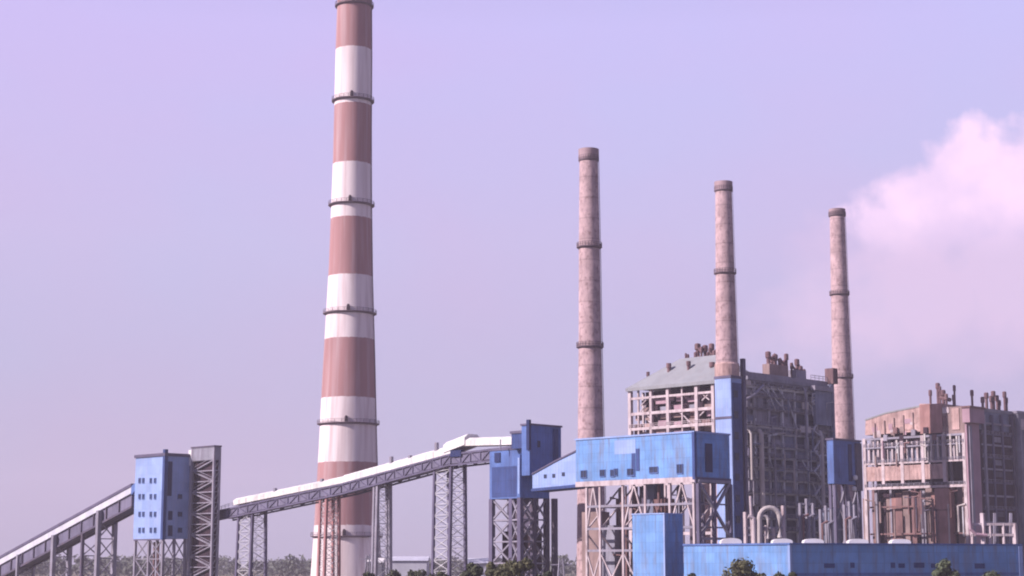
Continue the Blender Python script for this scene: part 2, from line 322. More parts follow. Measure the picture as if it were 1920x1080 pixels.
# ------------------------------------------------------------------ shared builders
def railing(mb, pts, h=1.1, post=2.0, w=0.09):
    for a, b in zip(pts[:-1], pts[1:]):
        a = Vector(a); b = Vector(b); d = b - a; n = max(1, int(d.length / post))
        for k in range(n + 1): p = a + d * k / n; mb.beam(p, p + UP * h, w)
        mb.beam(a + UP * h, b + UP * h, w); mb.beam(a + UP * h * .5, b + UP * h * .5, w * .8)
def ring_platform(parent, cx, cy, r, z, w=1.5, lab=None):
    p = MB().cyl([(r - .2, z - .9), (r + w*.5, z - .45), (r + w, z - .25), (r + w, z), (r - .2, z)], cx, cy, 32).build('gallery_platform', M['platform'], parent, lab)
    q = MB(); n = 26
    pts = [(cx + (r+w-.1)*math.cos(2*math.pi*i/n), cy + (r+w-.1)*math.sin(2*math.pi*i/n), z) for i in range(n+1)]
    for i in range(n):
        q.beam(Vector(pts[i]), Vector(pts[i]) + UP*1.2, .12); q.beam(Vector(pts[i]) + UP*1.2, Vector(pts[i+1]) + UP*1.2, .12); q.beam(Vector(pts[i]) + UP*.6, Vector(pts[i+1]) + UP*.6, .09)
    q.build('railing', M['platform'], p)
    return p
def ladder(parent, a, b, side, w=.7):
    m = MB(); m.beam(a - side*w/2, b - side*w/2, .1); m.beam(a + side*w/2, b + side*w/2, .1)
    n = int((b - a).length / 1.5)
    for k in range(1, n): p = a + (b-a)*k/n; m.beam(p - side*w/2, p + side*w/2, .08)
    return m.build('ladder', M['platform'], parent)

def chimney(name, label, Y, px_ref, py_top, prof_px, mat, plats, group, warn=None, hatch=True):
    """prof_px: [(py, half width in px), ...] top to bottom"""
    c = at(px_ref[0], px_ref[1], Y); cx, cy = c.x, c.y
    prof = []
    for py, hw in prof_px: prof.append((hw / FPX * Y * (Y / cy if cy else 1), at(960, py, Y).z))
    r0 = prof[-1][0]; slope = (prof[-1][0] - prof[-2][0]) / (prof[-2][1] - prof[-1][1])
    prof.append((r0 + slope * prof[-1][1], 0.0)); prof.reverse()
    t = thing(name, label, 'chimney', (cx, cy), group)
    def rad(z):
        for (ra, za), (rb, zb) in zip(prof[:-1], prof[1:]):
            if za <= z <= zb: return ra + (rb-ra)*(z-za)/(zb-za)
        return prof[-1][0]
    # finely ringed shaft with a hollow mouth
    zt = prof[-1][1]; fine = [(rad(z), z) for z in [zt*k/40 for k in range(41)]]
    rt = fine[-1][0]
    sh = MB().cyl(fine + [(rt*.82, zt), (rt*.80, zt-6)], cx, cy, 48).build('shaft', mat, t, smooth=False)
    for p in sh.data.polygons: p.use_smooth = abs(p.normal.z) < .3
    for py, w in plats:
        z = at(960, py, Y).z; ring_platform(t, cx, cy, rad(z), z, w)
        if hatch:   # dark warning lamp housing standing on the platform, towards the viewer's side
            a = -math.pi/2 + 0.02
            for aa in (a, a + 2.1, a - 2.1):
                q = Vector((cx + (rad(z)+.35)*math.cos(aa), cy + (rad(z)+.35)*math.sin(aa), z))
                MB().cyl([(.62, z), (.62, z+1.7), (.45, z+2.1), (.3, z+2.4)], q.x, q.y, 10).build('warning_lamp', M['dark_void'], t)
    # ladder up the shaded side
    a = R(-8)
    for k in range(8):
        za, zb = zt*k/8, zt*(k+1)/8
        pa = Vector((cx + (rad(za)+.25)*math.cos(a), cy + (rad(za)+.25)*math.sin(a), za)); pb = Vector((cx + (rad(zb)+.25)*math.cos(a), cy + (rad(zb)+.25)*math.sin(a), zb))
        if k == 0: lm = MB()
        s = Vector((-math.sin(a), math.cos(a), 0)); lm.beam(pa - s*.35, pb - s*.35, .12); lm.beam(pa + s*.35, pb + s*.35, .12); lm.beam(pa, pb, .3, .06)
    lm.build('ladder', M['platform'], t)
    return t, cx, cy, rad, zt

def zb(py, Y=670): return at(960, py, Y).z
stripes = [(zb(872), None)]
bands = [(zb(1180), True), (zb(988), False), (zb(872), True), (zb(752), False), (zb(638), True), (zb(522), False), (zb(415), True), (zb(310), False), (zb(203), True), (zb(97), False), (zb(-40), True)]
BIG = chimney('striped_chimney', 'tallest chimney, banded dull red and white, standing behind the long conveyor', 670, (650, 1000), -30,
    [(-34, 32.5), (97, 35), (300, 36.5), (500, 41), (600, 45.5), (740, 51), (850, 54.5), (980, 60), (1075, 65)], stripe_mat(bands),
    [(12, .9), (190, 1.1), (385, 1.2), (588, 1.2), (795, 1.2), (1005, 1.2)], None)
GC = 'concrete chimneys of the power plant'
CH1 = chimney('concrete_chimney', 'bare mottled concrete chimney rising behind the blue bunker gallery, tallest of the three', 520, (1107.5, 820), 285,
    [(282, 17.5), (463, 20), (650, 21.5), (815, 24)], M['concrete'], [(300, .35), (463, .7), (650, .7)], GC, hatch=False)
CH2 = chimney('concrete_chimney', 'concrete chimney rising from the roof corner of the open framed boiler house', 562, (1363, 690), 343,
    [(343, 15.5), (512, 18), (690, 21)], M['concrete'], [(357, .4), (512, .6)], GC, hatch=False)
CH3 = chimney('concrete_chimney', 'slimmest concrete chimney, standing in front of the pink cloud beside the boiler house', 650, (1582, 820), 395,
    [(394, 14.0), (552, 16), (820, 20)], M['concrete'], [(404, .5), (552, .6), (708, .6)], GC, hatch=False)
for (t, cx, cy, rad, zt), drop in ((CH1, 3), (CH2, 3), (CH3, 2)):
    MB().cyl([(rad(zt-drop)+.03, zt-drop), (rad(zt)+.3, zt-drop+.5), (rad(zt)+.35, zt+.25), (rad(zt)-.5, zt+.3)], cx, cy, 32, caps=False).build('rim', M['soot_concrete'], t)

# ------------------------------------------------------------------ trestles
def lattice(mb, a0, a1, b0, b1, n, w, horiz=True, cross=True):
    """zig-zag between two legs a (bottom a0, top a1) and b"""
    for k in range(n):
        pa, pb = a0 + (a1-a0)*k/n, a0 + (a1-a0)*(k+1)/n; qa, qb = b0 + (b1-b0)*k/n, b0 + (b1-b0)*(k+1)/n
        if cross or k % 2 == 0: mb.beam(pa, qb, w)
        if cross or k % 2 == 1: mb.beam(qa, pb, w)
        if horiz: mb.beam(pa, qa, w)
def trestle(label, legs, depth, z1, mat, group, Y=None, thick=1.0, bays=9, lw=None, e=E1, brace=None):
    """legs: list of base points (x, y) along the gallery; a second row stands `depth` behind"""
    mid = sum((Vector(p) for p in legs), Vector((0, 0))) / len(legs)
    t = thing('trestle', label, 'trestle', (mid.x, mid.y), group)
    rows = []
    for r in (0, 1):
        row = []
        for i, p in enumerate(legs):
            w = lw[i] if lw else thick
            p0 = Vector((p[0], p[1], 0)) + e*depth*r; zt = z1[i] if isinstance(z1, (list, tuple)) else z1
            p1 = Vector((p[0], p[1], zt)) + e*(depth*r*.8 + depth*.1)
            MB().beam(p0, p1, w).build('leg', mat, t); row.append((p0, p1))
        rows.append(row)
    br = MB(); bw = .14
    for row in rows:
        for a, b in zip(row[:-1], row[1:]): lattice(br, a[0], a[1], b[0], b[1], bays, bw)
    for i in range(len(legs)): lattice(br, rows[0][i][0], rows[0][i][1], rows[1][i][0], rows[1][i][1], bays, bw)
    br.build('bracing', brace or M['frame_grey'], t)
    return t

# ------------------------------------------------------------------ transfer tower 1 (left, windowed)
T1 = Frame(305, 1010, 590)
u1, _ = T1.U(250, 1000); _, z1t = T1.U(305, 855); _, z1b = T1.U(305, 1010); v1, _ = T1.V(352, 1000)
t = thing('transfer_tower', 'blue transfer tower with rows of small windows between the two conveyors at the left', 'tower', T1.C)
MB().box(T1, 0, u1, 0, v1, z1b, z1t).build('wall', M['blue_pale'], t)
MB().box(T1, -.4, u1+.5, -.4, v1+.4, z1t+.003, z1t+1.0).build('roof', M['steel_violet'], t)
MB().box(T1, -.35, .9, -.35, .9, z1b-.3, z1t+2.2).build('corner_duct', M['blue_deep'], t)
MB().box(T1, u1*.1, u1*.98, -.06, -.02, z1b-.5, z1b-.003).build('base_beam', M['steel_violet'], t)
def window(par, F, face, a0, a1, z0, z1, mat='window', frame=True, name='window', depth=.12):
    if face == 'U': w = MB().box(F, a0, a1, -depth, -.004, z0, z1)
    else: w = MB().box(F, -depth, -.004, a0, a1, z0, z1)
    o = w.build(name, M[mat], par)
    if name == 'window':
        f = MB(); b = .13; d0, d1 = -depth-.10, -depth+.02
        for (p, q, r, t_) in ((a0-b, a1+b, z1, z1+b), (a0-b, a1+b, z0-b*1.6, z0), (a0-b, a0, z0, z1), (a1, a1+b, z0, z1), ((a0+a1)/2-.04, (a0+a1)/2+.04, z0, z1)):
            if face == 'U': f.box(F, p, q, d0, -.006, r, t_)
            else: f.box(F, d0, -.006, p, q, r, t_)
        f.build('frame', M['blue_dusty'], o)
    return o
for py in (901, 931, 964, 994):
    for px in (262, 269, 283, 291):
        ua, zc = T1.U(px, py); window(t, T1, 'U', ua-.55, ua+.45, zc-.75, zc+.75)
    if py > 910:
        va, zc = T1.V(337, py); window(t, T1, 'V', va-.8, va+.8, zc-.7, zc+.7)
for pya, pyb in ((865, 930), (958, 975), (985, 1005)):
    va, za = T1.V(319, pya); _, zc = T1.V(319, pyb); window(t, T1, 'V', va-.8, va+.9, zc, za, 'blue_navy', name='door_opening')
for uu, vv in ((.6, .6), (u1*.5, .6), (u1-.6, .6), (.6, v1-.6), (u1-.6, v1-.6), (.6, v1*.5)):
    MB().beam(T1.P(uu, vv, 0), T1.P(uu, vv, z1b), .8).build('leg', M['steel_mid'], t)
br = MB()
for a, b in (((.6, .6), (u1*.5, .6)), ((u1*.5, .6), (u1-.6, .6)), ((.6, .6), (.6, v1*.5)), ((.6, v1*.5), (.6, v1-.6))):
    lattice(br, T1.P(*a, 0), T1.P(*a, z1b), T1.P(*b, 0), T1.P(*b, z1b), 3, .32)
br.build('bracing', M['steel_mid'], t)
hp = MB()
for k in range(4): p = T1.P(u1*(.2+.2*k), 2.5+k*.7, 0); hp.beam(p, p + UP*(z1b-1), .5)
hp.build('chute', M['steel_brown'], t)

# open lift / stair tower beside it
TS = Frame(398, 1000, 587)
us, _ = TS.U(357, 1000); vs, _ = TS.V(408, 1000); _, zst = TS.U(398, 838); _, zsc = TS.U(398, 862); _, zsn = TS.U(398, 950)
t = thing('stair_tower', 'tall narrow grey lattice stair tower right of the windowed blue tower', 'tower', TS.C)
for uu, vv in ((0, 0), (us, 0), (0, vs), (us, vs)): MB().beam(TS.P(uu, vv, 0), TS.P(uu, vv, zst-.3), .75).build('leg', M['steel_mid'], t)
MB().box(TS, -.3, us+.3, -.3, vs+.3, zsc, zst).build('machine_room', M['grey_panel'], t)
MB().box(TS, -.5, us+.5, -.5, vs+.5, zst+.003, zst+.5).build('roof', M['steel_dark'], t)
MB().box(TS, .3, us-.2, .8, vs-.3, 0, zsc-.003).build('shaft_screen', M['dark_void'], t)
st = MB(); n = 13
for k in range(n):
    za, zz = zsc*k/n, zsc*(k+1)/n
    (ua, ub) = (.2, us-.2) if k % 2 else (us-.2, .2)
    st.beam(TS.P(ua, .35, za), TS.P(ub, .35, zz), .9, .35)
    st.beam(TS.P(ua, -.1, za+1.1), TS.P(ub, -.1, zz+1.1), .14)
    st.beam(TS.P(0, 0, zz), TS.P(us, 0, zz), .3); st.beam(TS.P(0, 0, zz), TS.P(0, vs, zz), .3)
    st.beam(TS.P(0, 0, za), TS.P(0, vs, zz), .2)
st.build('stairs', M['steel_mid'], t)
MB().box(TS, us+.5, us+2.2, -.2, 1.4, zsc-1.5, zst-.5).build('side_duct', M['white_vent'], t)
MB().box(TS, us+.5, us+2.0, 0, 1.6, 0, zsc-1.52).build('side_duct', M['steel_mid'], t)

# ------------------------------------------------------------------ long conveyor between the towers
def conveyor(name, label, A, B, hood_h, truss_h, width, mat, group=None, panels=24, hood_from=0.0, side=E1, hood_out=0, dark=None, rail=True):
    """gallery from A to B (points on the near side, at the floor line); hood sheet above, braced truss below"""
    t = thing(name, label, 'conveyor', ((A.x+B.x)/2, (A.y+B.y)/2, 0), group)
    d = B - A; f = side*width
    tr = MB(); n = panels
    for off in (Vector((0, 0, 0)), f):
        tr.beam(A+off, B+off, .5, .6); tr.beam(A+off-UP*truss_h, B+off-UP*truss_h, .45, .5)
        for k in range(n+1):
            p = A + off + d*k/n; tr.beam(p, p-UP*truss_h, .3)
            if k < n:
                q = A + off + d*(k+1)/n; tr.beam(p - UP*truss_h*(k % 2), q - UP*truss_h*((k+1) % 2), .28)
    tr.build('truss', M['steel_violet'], t)
    MB().prism([A + side*.4 - UP*.35, B + side*.4 - UP*.35, B + side*.4 - UP*truss_h*.8, A + side*.4 - UP*truss_h*.8], side*(width-.8)).build('belly', dark or M['steel_violet'], t)
    return t, tr
def hood(t, A, B, h, width, mat, side=E1, name='hood', label=None):
    A2, B2 = A, B; d = B - A
    m = MB(); prof = [(0, .32), (0, h*.72), (width*.22, h), (width*.78, h), (width, h*.72), (width, .32)]
    k = len(m.v)
    for P0 in (A2, B2):
        for s, z in prof: m.v.append(P0 + side*s + UP*z)
    nn_ = len(prof)
    for i in range(nn_): j = (i+1) % nn_; m.f.append((k+i, k+j, k+nn_+j, k+nn_+i))
    m.f.append(tuple(k+i for i in range(nn_))); m.f.append(tuple(k+nn_+i for i in reversed(range(nn_))))
    return m.build(name, mat, t, label)

T2C = Frame(975, 840, 492)      # the conveyor's line lies in the plane through this point along E2
def onc(px, py): u, z = T2C.U(px, py); return T2C.P(u, 0, z)
A = onc(410, 958); B = onc(640, 908); C_ = onc(845, 852); D = onc(978, 836)
tcon = thing('conveyor', 'long conveyor gallery with bright white hood climbing in front of the striped chimney', 'conveyor', ((A.x+D.x)/2, (A.y+D.y)/2))
GW = 6.0
def truss_run(t, A, B, h, n):
    d = B - A
    tr = MB()
    for off in (Vector((0, 0, 0)), E1*GW):
        tr.beam(A+off, B+off, .5, .55); tr.beam(A+off-UP*h, B+off-UP*h, .45, .5)
        for k in range(n+1):
            p = A+off+d*k/n; tr.beam(p, p-UP*h, .32)
            if k < n: q = A+off+d*(k+1)/n; tr.beam(p-UP*h*(k % 2), q-UP*h*((k+1) % 2), .3)
    tr.build('truss', M['steel_violet'], t)
    MB().prism([A+E1*.12-UP*.3, B+E1*.12-UP*.3, B+E1*.12-UP*h*.85, A+E1*.12-UP*h*.85], E1*(GW-.24)).build('belly', M['belly'], t)
truss_run(tcon, A, B, 3.0, 12); truss_run(tcon, B, C_, 3.0, 12); truss_run(tcon, C_, D, 3.2, 7)
H0 = onc(437, 949)
hood(tcon, H0, B + UP*.02, 2.6, GW, M['white_sheet']); hood(tcon, B + UP*.02, C_, 2.9, GW, M['white_sheet'])
hood(tcon, onc(868, 838), D + UP*.1, 2.7, GW, M['white_sheet'])
hood(tcon, onc(832, 853) + UP*.3 - E1*.25, onc(872, 838) + UP*.35 - E1*.25, 3.5, GW+.5, M['white_vent'], name='hood_cap')
MB().box(T2C, *(lambda a, b: (a, b))(*sorted((T2C.U(846, 850)[0], T2C.U(866, 850)[0]))), .1-.5, 1.0, onc(856, 850).z-1.0, onc(856, 850).z+.9).build('access_box', M['blue_navy'], tcon)
rl = MB(); railing(rl, [A - E1*.3 + UP*.1, H0 - E1*.3 + UP*.1], 1.1, 2.0, .12); rl.build('railing', M['steel_mid'], tcon)
for px, py in ((468, 944), (512, 920), (600, 903), (730, 862), (765, 860), (815, 836)):
    q = onc(px, py+10); MB().beam(q + E1*.8, q + E1*.8 + UP*2.6, .9).build('roof_vent', M['steel_mid'], tcon)

GT = 'steel trestles under the long conveyor'
def tre(label, pxs, pytop, mat, lw=None, bays=10, depth=4.2, brace=None):
    legs = []; zs = []
    for px in pxs:
        p = onc(px, 1040); legs.append((p.x, p.y)); zs.append(onc(px, pytop + (px - pxs[0]) * -0.22).z - .1)
    return trestle(label, legs, depth, zs, mat, GT, lw=lw, bays=bays, brace=brace)
tre('dark trestle carrying the low left end of the long conveyor', [443, 469], 962, M['steel_violet'], [.75, .85], 9, 6.6)
tre('brown trestle standing in front of the left half of the striped chimney', [597, 608], 925, M['steel_red_lit'], [.8, .8], 10, 6.2)
tre('trestle standing against the right edge of the striped chimney', [698, 704], 897, M['steel_mid'], [.8, .9], 11, 6.2)
tre('tallest trestle with fine lattice, under the upper end of the long conveyor', [811, 842], 864, M['steel_violet'], [.75, .85], 13, 6.8)

# ------------------------------------------------------------------ left conveyor going down out of the picture
T0 = Frame(246, 935, 606)
def onl(px, py): u, z = T0.U(px, py); return T0.P(u, 0, z)
A = onl(248, 923); B = onl(-60, 1091)
tl = thing('conveyor', 'inclined conveyor sinking to the left edge below a dark roof line', 'conveyor', ((A.x+B.x)/2, (A.y+B.y)/2))
d = B - A
tr = MB(); h = 5.0
for off in (Vector((0, 0, 0)), E1*5):
    tr.beam(A+off-UP*h, B+off-UP*h, .6, .7)
    for k in range(15):
        p = A+off+d*k/14; tr.beam(p - UP*.2, p-UP*h, .4)
tr.build('truss', M['steel_dark'], tl)
MB().prism([A+E1*.3, B+E1*.3, B+E1*.3-UP*h*.95, A+E1*.3-UP*h*.95], E1*4.4).build('side_wall', M['belly'], tl)
MB().prism([A-E1*.35+UP*1.9, B-E1*.35+UP*1.9, B-E1*.35-UP*.3, A-E1*.35-UP*.3], E1*5.6).build('hood', M['lilac_sheet'], tl)
MB().prism([A-E1*.6+UP*3.0, B-E1*.6+UP*3.0, B-E1*.6+UP*2.0, A-E1*.6+UP*2.0], E1*6.0).build('roof', M['steel_violet'], tl)
MB().prism([A-E1*.5+UP*2.0, A-d.normalized()*9+UP*4.3, A-d.normalized()*9+UP*2.0-E1*.5, A-E1*.5-UP*1], E1*5.5).build('head_hood', M['blue_dusty'], tl)
GL = 'trestles under the left conveyor'
for px, lab, w, mm in ((38, 'shortest trestle, nearest the left edge, under the sinking conveyor', 1.0, 'steel_mid'), (104, 'pale trestle rising past the side of the sinking left conveyor', 1.5, 'steel_mid'),
                       (153, 'thin dark trestle midway under the sinking left conveyor', 1.0, 'steel_dark'), (187, 'pale thick trestle nearest the windowed blue tower', 1.5, 'steel_mid')):
    u, _ = T0.U(px, 1040); p = T0.P(u, -.9 if mm == 'steel_mid' else .2, 0); k = (p - A).dot(Vector((d.x, d.y, 0))) / (d.x**2+d.y**2)
    zt = (A + d*k).z + (-.5 if mm == 'steel_mid' else -h)
    t = thing('trestle', lab, 'trestle', p, GL)
    for off in (0, 6.6): 
        q = p + E1*off + UP*0; MB().beam(q, q + UP*zt, w).build('leg', M[mm], t)
    b_ = MB(); lattice(b_, p, p+UP*(zt-3), p+E1*6.6, p+E1*6.6+UP*(zt-3), 4, .35); b_.build('bracing', M['steel_mid'], t)
# a small cabin where the conveyor crosses the left trestle
u, z = T0.U(28, 1035); q = T0.P(u, 0, 0)

# ------------------------------------------------------------------ transfer tower 2 (centre)
T2 = Frame(993, 870, 484)
un, _ = T2.U(978, 830); vn, _ = T2.V(1052, 830); _, zt = T2.U(993, 797); _, zm = T2.U(975, 838); _, zb_ = T2.U(975, 933)
t = thing('transfer_tower', 'tall dark blue transfer tower where the white hooded conveyor ends', 'tower', T2.C)
MB().box(T2, 0, un, 0, vn, zm-8, zt).build('upper_wall', M['blue_dusty'], t)
MB().box(T2, -.3, un+.3, -.3, vn+.3, zt+.003, zt+.5).build('roof', M['steel_violet'], t)
MB().box(T2, -.3, .8, -.5, .3, zm-1, zt+1.5).build('downpipe', M['blue_navy'], t)
T2L = Frame(975, 900, 486)
ul, _ = T2L.U(918, 900, 3.4); vl, _ = T2L.V(1030, 900); 
wl = MB().box(T2L, 0, 1.2, 0, vl, zb_, zm-2.0).box(T2L, 1.2, ul, 3.4, vl, zb_, zm-.4).build('lower_wall', M['blue_dusty'], t)
MB().box(T2L, 1.21, ul+.2, 3.2, vl, zm-.39, zm).build('lower_roof', M['steel_violet'], t)
MB().box(T2L, .1, .8, -.12, -.003, zb_+1, zm-3).build('corner_strip', M['blue_pale'], t)
MB().box(T2L, 2.0, ul-1, 3.28, 3.396, zb_+.5, zm-5).build('wall_sheet', M['blue_deep'], t)
for px in (933,): 
    ua, zc = T2L.U(px, 858, 3.2); MB().box(T2L, ua-1, ua+1.2, 3.1, 3.39, zc-1.3, zc+1.4).build('door_opening', M['blue_navy'], t)
va, zc = T2.V(1010, 832); MB().box(T2, -.14, -.004, va-.5, va+.5, zc-1, zc+.8).build('window', M['window'], t)
va, zc = T2.V(1042, 850); MB().box(T2, -.16, -.006, va-1.2, va+1.0, zm-6, zt-.5).build('wall_sheet', M['blue_deep'], t)
# small pulley house on the roof, left side
ua, zc = T2.U(958, 808); MB().box(T2, un+.5, un+5.0, 1.0, 5, zm-.3, zc-.7).build('pulley_house', M['blue_deep'], t)
MB().box(T2, un+.2, un+5.4, .7, 5.3, zc-.7+.003, zc).build('pulley_roof', M['steel_violet'], t)
q = T2.P(T2.U(936, 810)[0], .5, zm); MB().beam(q - UP*.3, q+UP*2.5, .25).build('mast', M['steel_mid'], t)
for uu, vv in ((.6, .7), (ul*.45, 3.8), (ul-.6, 3.8), (.6, vl*.5), (.6, vl-.6), (ul-.6, vl-.6), (-1.0, vl+1)):
    MB().beam(T2L.P(uu, vv, 0), T2L.P(uu, vv, zb_), 1.3).build('leg', M['steel_dark' if vv > 4 else 'steel_violet'], t)
br = MB()
for a, b in (((.6, .7), (ul*.45, 3.8)), ((ul*.45, 3.8), (ul-.6, 3.8)), ((.6, .7), (.6, vl*.5)), ((.6, vl*.5), (.6, vl-.6)), ((ul-.6, 3.8), (ul-.6, vl-.6))):
    lattice(br, T2L.P(*a, 0), T2L.P(*a, zb_), T2L.P(*b, 0), T2L.P(*b, zb_), 5, .45)
br.build('bracing', M['steel_mid'], t)
MB().box(T2L, 2.0, ul*.7, 6, vl*.8, zb_-9, zb_-.01).build('hopper', M['steel_dark'], t)
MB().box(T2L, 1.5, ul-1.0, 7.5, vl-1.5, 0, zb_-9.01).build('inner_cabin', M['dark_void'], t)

# ------------------------------------------------------------------ bunker gallery
BG = Frame(1302, 860, 440)
ug, _ = BG.U(1080, 865); _, zgt = BG.U(1302, 811); _, zgb = BG.U(1302, 895); vg, _ = BG.V(1368, 850)
t = thing('bunker_gallery', 'bright blue clad gallery box raised on tall pale columns in front of the chimney', 'gallery', BG.C)
MB().box(BG, 0, ug, 0, vg, zgb, zgt).build('wall', M['blue'], t)
MB().box(BG, -.25, ug+.25, -.25, vg+.25, zgt+.003, zgt+.45).build('roof', M['blue_pale'], t)
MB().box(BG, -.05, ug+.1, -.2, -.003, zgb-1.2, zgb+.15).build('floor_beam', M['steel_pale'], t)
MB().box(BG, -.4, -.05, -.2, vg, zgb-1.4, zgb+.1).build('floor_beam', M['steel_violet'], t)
for px, py, w, h_, mm in ((1095, 889, 1.3, 1.0, 'window'), (1130, 887, 1.1, .9, 'window'), (1149, 887, .9, .9, 'window'), (1155, 885, .7, .9, 'window'), (1183, 885, 1.5, .9, 'window'), (1226, 881, 1.8, .8, 'window'), (1275, 879, 1.2, 1.2, 'window'), (1188, 872, .8, 3.4, 'blue_deep'), (1196, 862, .8, 3.2, 'blue_deep')):
    ua, zc = BG.U(px, py); window(t, BG, 'U', ua-w*.75, ua+w*.75, zc-h_*.9, zc+h_*.9, mm, name='window' if mm == 'window' else 'shutter')
ua, za = BG.U(1152, 826); ub, zz = BG.U(1192, 850); MB().box(BG, ub, ua, -.05, -.003, zz, za).build('repair_sheet', M['blue_pale'], t, 'paler patched rectangle of sheeting')
va, _ = BG.V(1322, 850); vb, _ = BG.V(1335, 850); MB().box(BG, -.15, -.004, va, vb, zgb+1.5, zgt-2.5).build('shutter', M['blue_navy'], t)
MB().box(BG, -.3, .5, -.3, .6, zgb-.5, zgt+.2).build('corner_post', M['blue_deep'], t)
cols = []
for px in (1098, 1123, 1166, 1208, 1254, 1299):
    ua, _ = BG.U(px, 950)
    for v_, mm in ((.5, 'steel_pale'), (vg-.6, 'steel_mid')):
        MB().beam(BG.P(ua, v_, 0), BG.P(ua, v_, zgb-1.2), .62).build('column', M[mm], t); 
    cols.append(ua)
br = MB()
for lev in (947, 990, 1032):
    _, z = BG.U(1200, lev)
    br.beam(BG.P(cols[0], .5, z), BG.P(cols[-1], .5, z), .5, .6)
    for ua in cols: br.beam(BG.P(ua, .5, z), BG.P(ua, vg-.6, z), .4)
br.build('cross_beam', M['steel_mid'], t)
br = MB()
_, z0 = BG.U(1200, 992)
for i, k in ((1, 0), (2, 1), (3, 2), (4, 3), (5, 4)):
    mid = (cols[i]+cols[k])/2
    if i in (1, 3, 5): br.beam(BG.P(cols[i], .5, z0), BG.P(mid, .5, zgb-1.2), .4); br.beam(BG.P(cols[k], .5, z0), BG.P(mid, .5, zgb-1.2), .4)
    else: br.beam(BG.P(cols[i], vg-.6, z0), BG.P(cols[k], vg-.6, zgb-1), .4)
    br.beam(BG.P(cols[i], .5, 2), BG.P(cols[k], .5, z0-6), .35); br.beam(BG.P(cols[k], .5, 2), BG.P(cols[i], .5, z0-6), .35)
for i in range(len(cols)): br.beam(BG.P(cols[i], .5, z0), BG.P(cols[i], vg-.6, zgb-1.2), .35); br.beam(BG.P(cols[i], .5, z0-1), BG.P(cols[i], vg-.6, 8), .35)
br.build('bracing', M['steel_pale'], t)
# machinery seen low between the columns
for px, pyt, w, mm in ((1112, 960, 3.2, 'brown_wall'), (1143, 985, 2.6, 'grey_panel'), (1240, 935, 2.0, 'steel_brown'), (1222, 905, 1.6, 'slate_panel')):
    ua, z = BG.U(px, pyt, 6); MB().box(BG, ua-w, ua+w, 5, 9, 0 if pyt > 940 else z0-4, z).build('coal_chute', M[mm], t)
rnd.seed(31)
for k in range(26):
    u_ = rnd.uniform(1.5, ug-2); v_ = rnd.uniform(3, vg-1.5); top = rnd.uniform(12, zgb-4) if k % 3 else zgb-1.3; r_ = rnd.choice((.25, .4, .7))
    pts = [BG.P(u_, v_, 0), BG.P(u_, v_, top)]
    if k % 3: pts.append(BG.P(min(u_+rnd.uniform(1, 6), ug-1), v_, top+.3))
    MB().tube(pts, r_, 8).build('pipe', M[rnd.choice(('steel_dark', 'steel_brown', 'steel_violet', 'steel_mid', 'steel_brown'))], t)
for k in range(9):
    u_ = rnd.uniform(3, ug-4); z_ = rnd.uniform(4, 20); MB().box(BG, u_, u_+rnd.uniform(2, 5), 7.5, 9.5+k*.02, z_, z_+rnd.uniform(2, 5)).build('cabinet', M[rnd.choice(('dark_void', 'brown_wall', 'steel_dark', 'slate_panel'))], t)
# X-braced side frame under the gallery's right end
t = t
v2, _ = BG.V(1366, 950)
for vv in (.6, v2*.5, v2): MB().beam(BG.P(-.6, vv, 0), BG.P(-.6, vv, zgb-1.4), .9).build('column', M['steel_violet'], t)
br = MB(); _, zx0 = BG.V(1335, 1010); _, zx1 = BG.V(1335, 903)
br.beam(BG.P(-.6, .6, zx0), BG.P(-.6, v2, zx1), .65); br.beam(BG.P(-.6, v2, zx0), BG.P(-.6, .6, zx1), .65)
br.beam(BG.P(-.6, .6, zx0), BG.P(-.6, v2, zx0), .6); br.beam(BG.P(-.6, .6, zx1), BG.P(-.6, v2, zx1), .7); br.beam(BG.P(-.6, .6, 1), BG.P(-.6, v2, zx0), .5); br.beam(BG.P(-.6, v2, 1), BG.P(-.6, .6, zx0), .5)
br.build('side_bracing', M['steel_mid'], t)

# inclined gallery from the tower to the bunker gallery
IG = BG
ua, zA = BG.U(1081, 908); ub, zB = BG.U(997, 916); _, zC = BG.U(997, 890); _, zD = BG.U(1081, 846); um, zM = BG.U(1040, 866)
t = thing('inclined_gallery', 'pale blue wedge shaped gallery joining the dark tower to the bright blue box', 'gallery', BG.P((ua+ub)/2, 0, 0))
MB().prism([BG.P(ua, .3, zA), BG.P(ub, .3, zB), BG.P(ub, .3, zC), BG.P(um, .3, zM), BG.P(ua, .3, zD)], E1*6.5).build('wall', M['blue_pale'], t)
r_ = MB()
for (p, q) in (((ub, zC), (um, zM)), ((um, zM), (ua, zD))):
    r_.prism([BG.P(p[0], 0, p[1]+.02), BG.P(q[0], 0, q[1]+.02), BG.P(q[0], 0, q[1]+.4), BG.P(p[0], 0, p[1]+.4)], E1*7.1)
r_.build('roof', M['steel_violet'], t)
MB().prism([BG.P(ua, 0, zA-.02), BG.P(ub+.3, 0, zB-.02), BG.P(ub+.3, 0, zB-.8), BG.P(ua, 0, zA-.8)], E1*7.1).build('floor_beam', M['blue_deep'], t)
for px, py in ((1021, 893), (1037, 892), (1055, 889)):
    u_, z_ = BG.U(px, py); MB().box(BG, u_-.5, u_+.5, .17, .297, z_-.5, z_+.5).build('window', M['window'], t)

# ------------------------------------------------------------------ boiler house 1
B1 = Frame(1390, 705, 582)
Lu, _ = B1.U(1180, 720); Lv, _ = B1.V(1556, 715); _, ze = B1.U(1390, 709); _, zmid = B1.V(1480, 805)
t = thing('boiler_house', 'open framed boiler house with low grey roof, between two concrete chimneys', 'boiler house', B1.C)
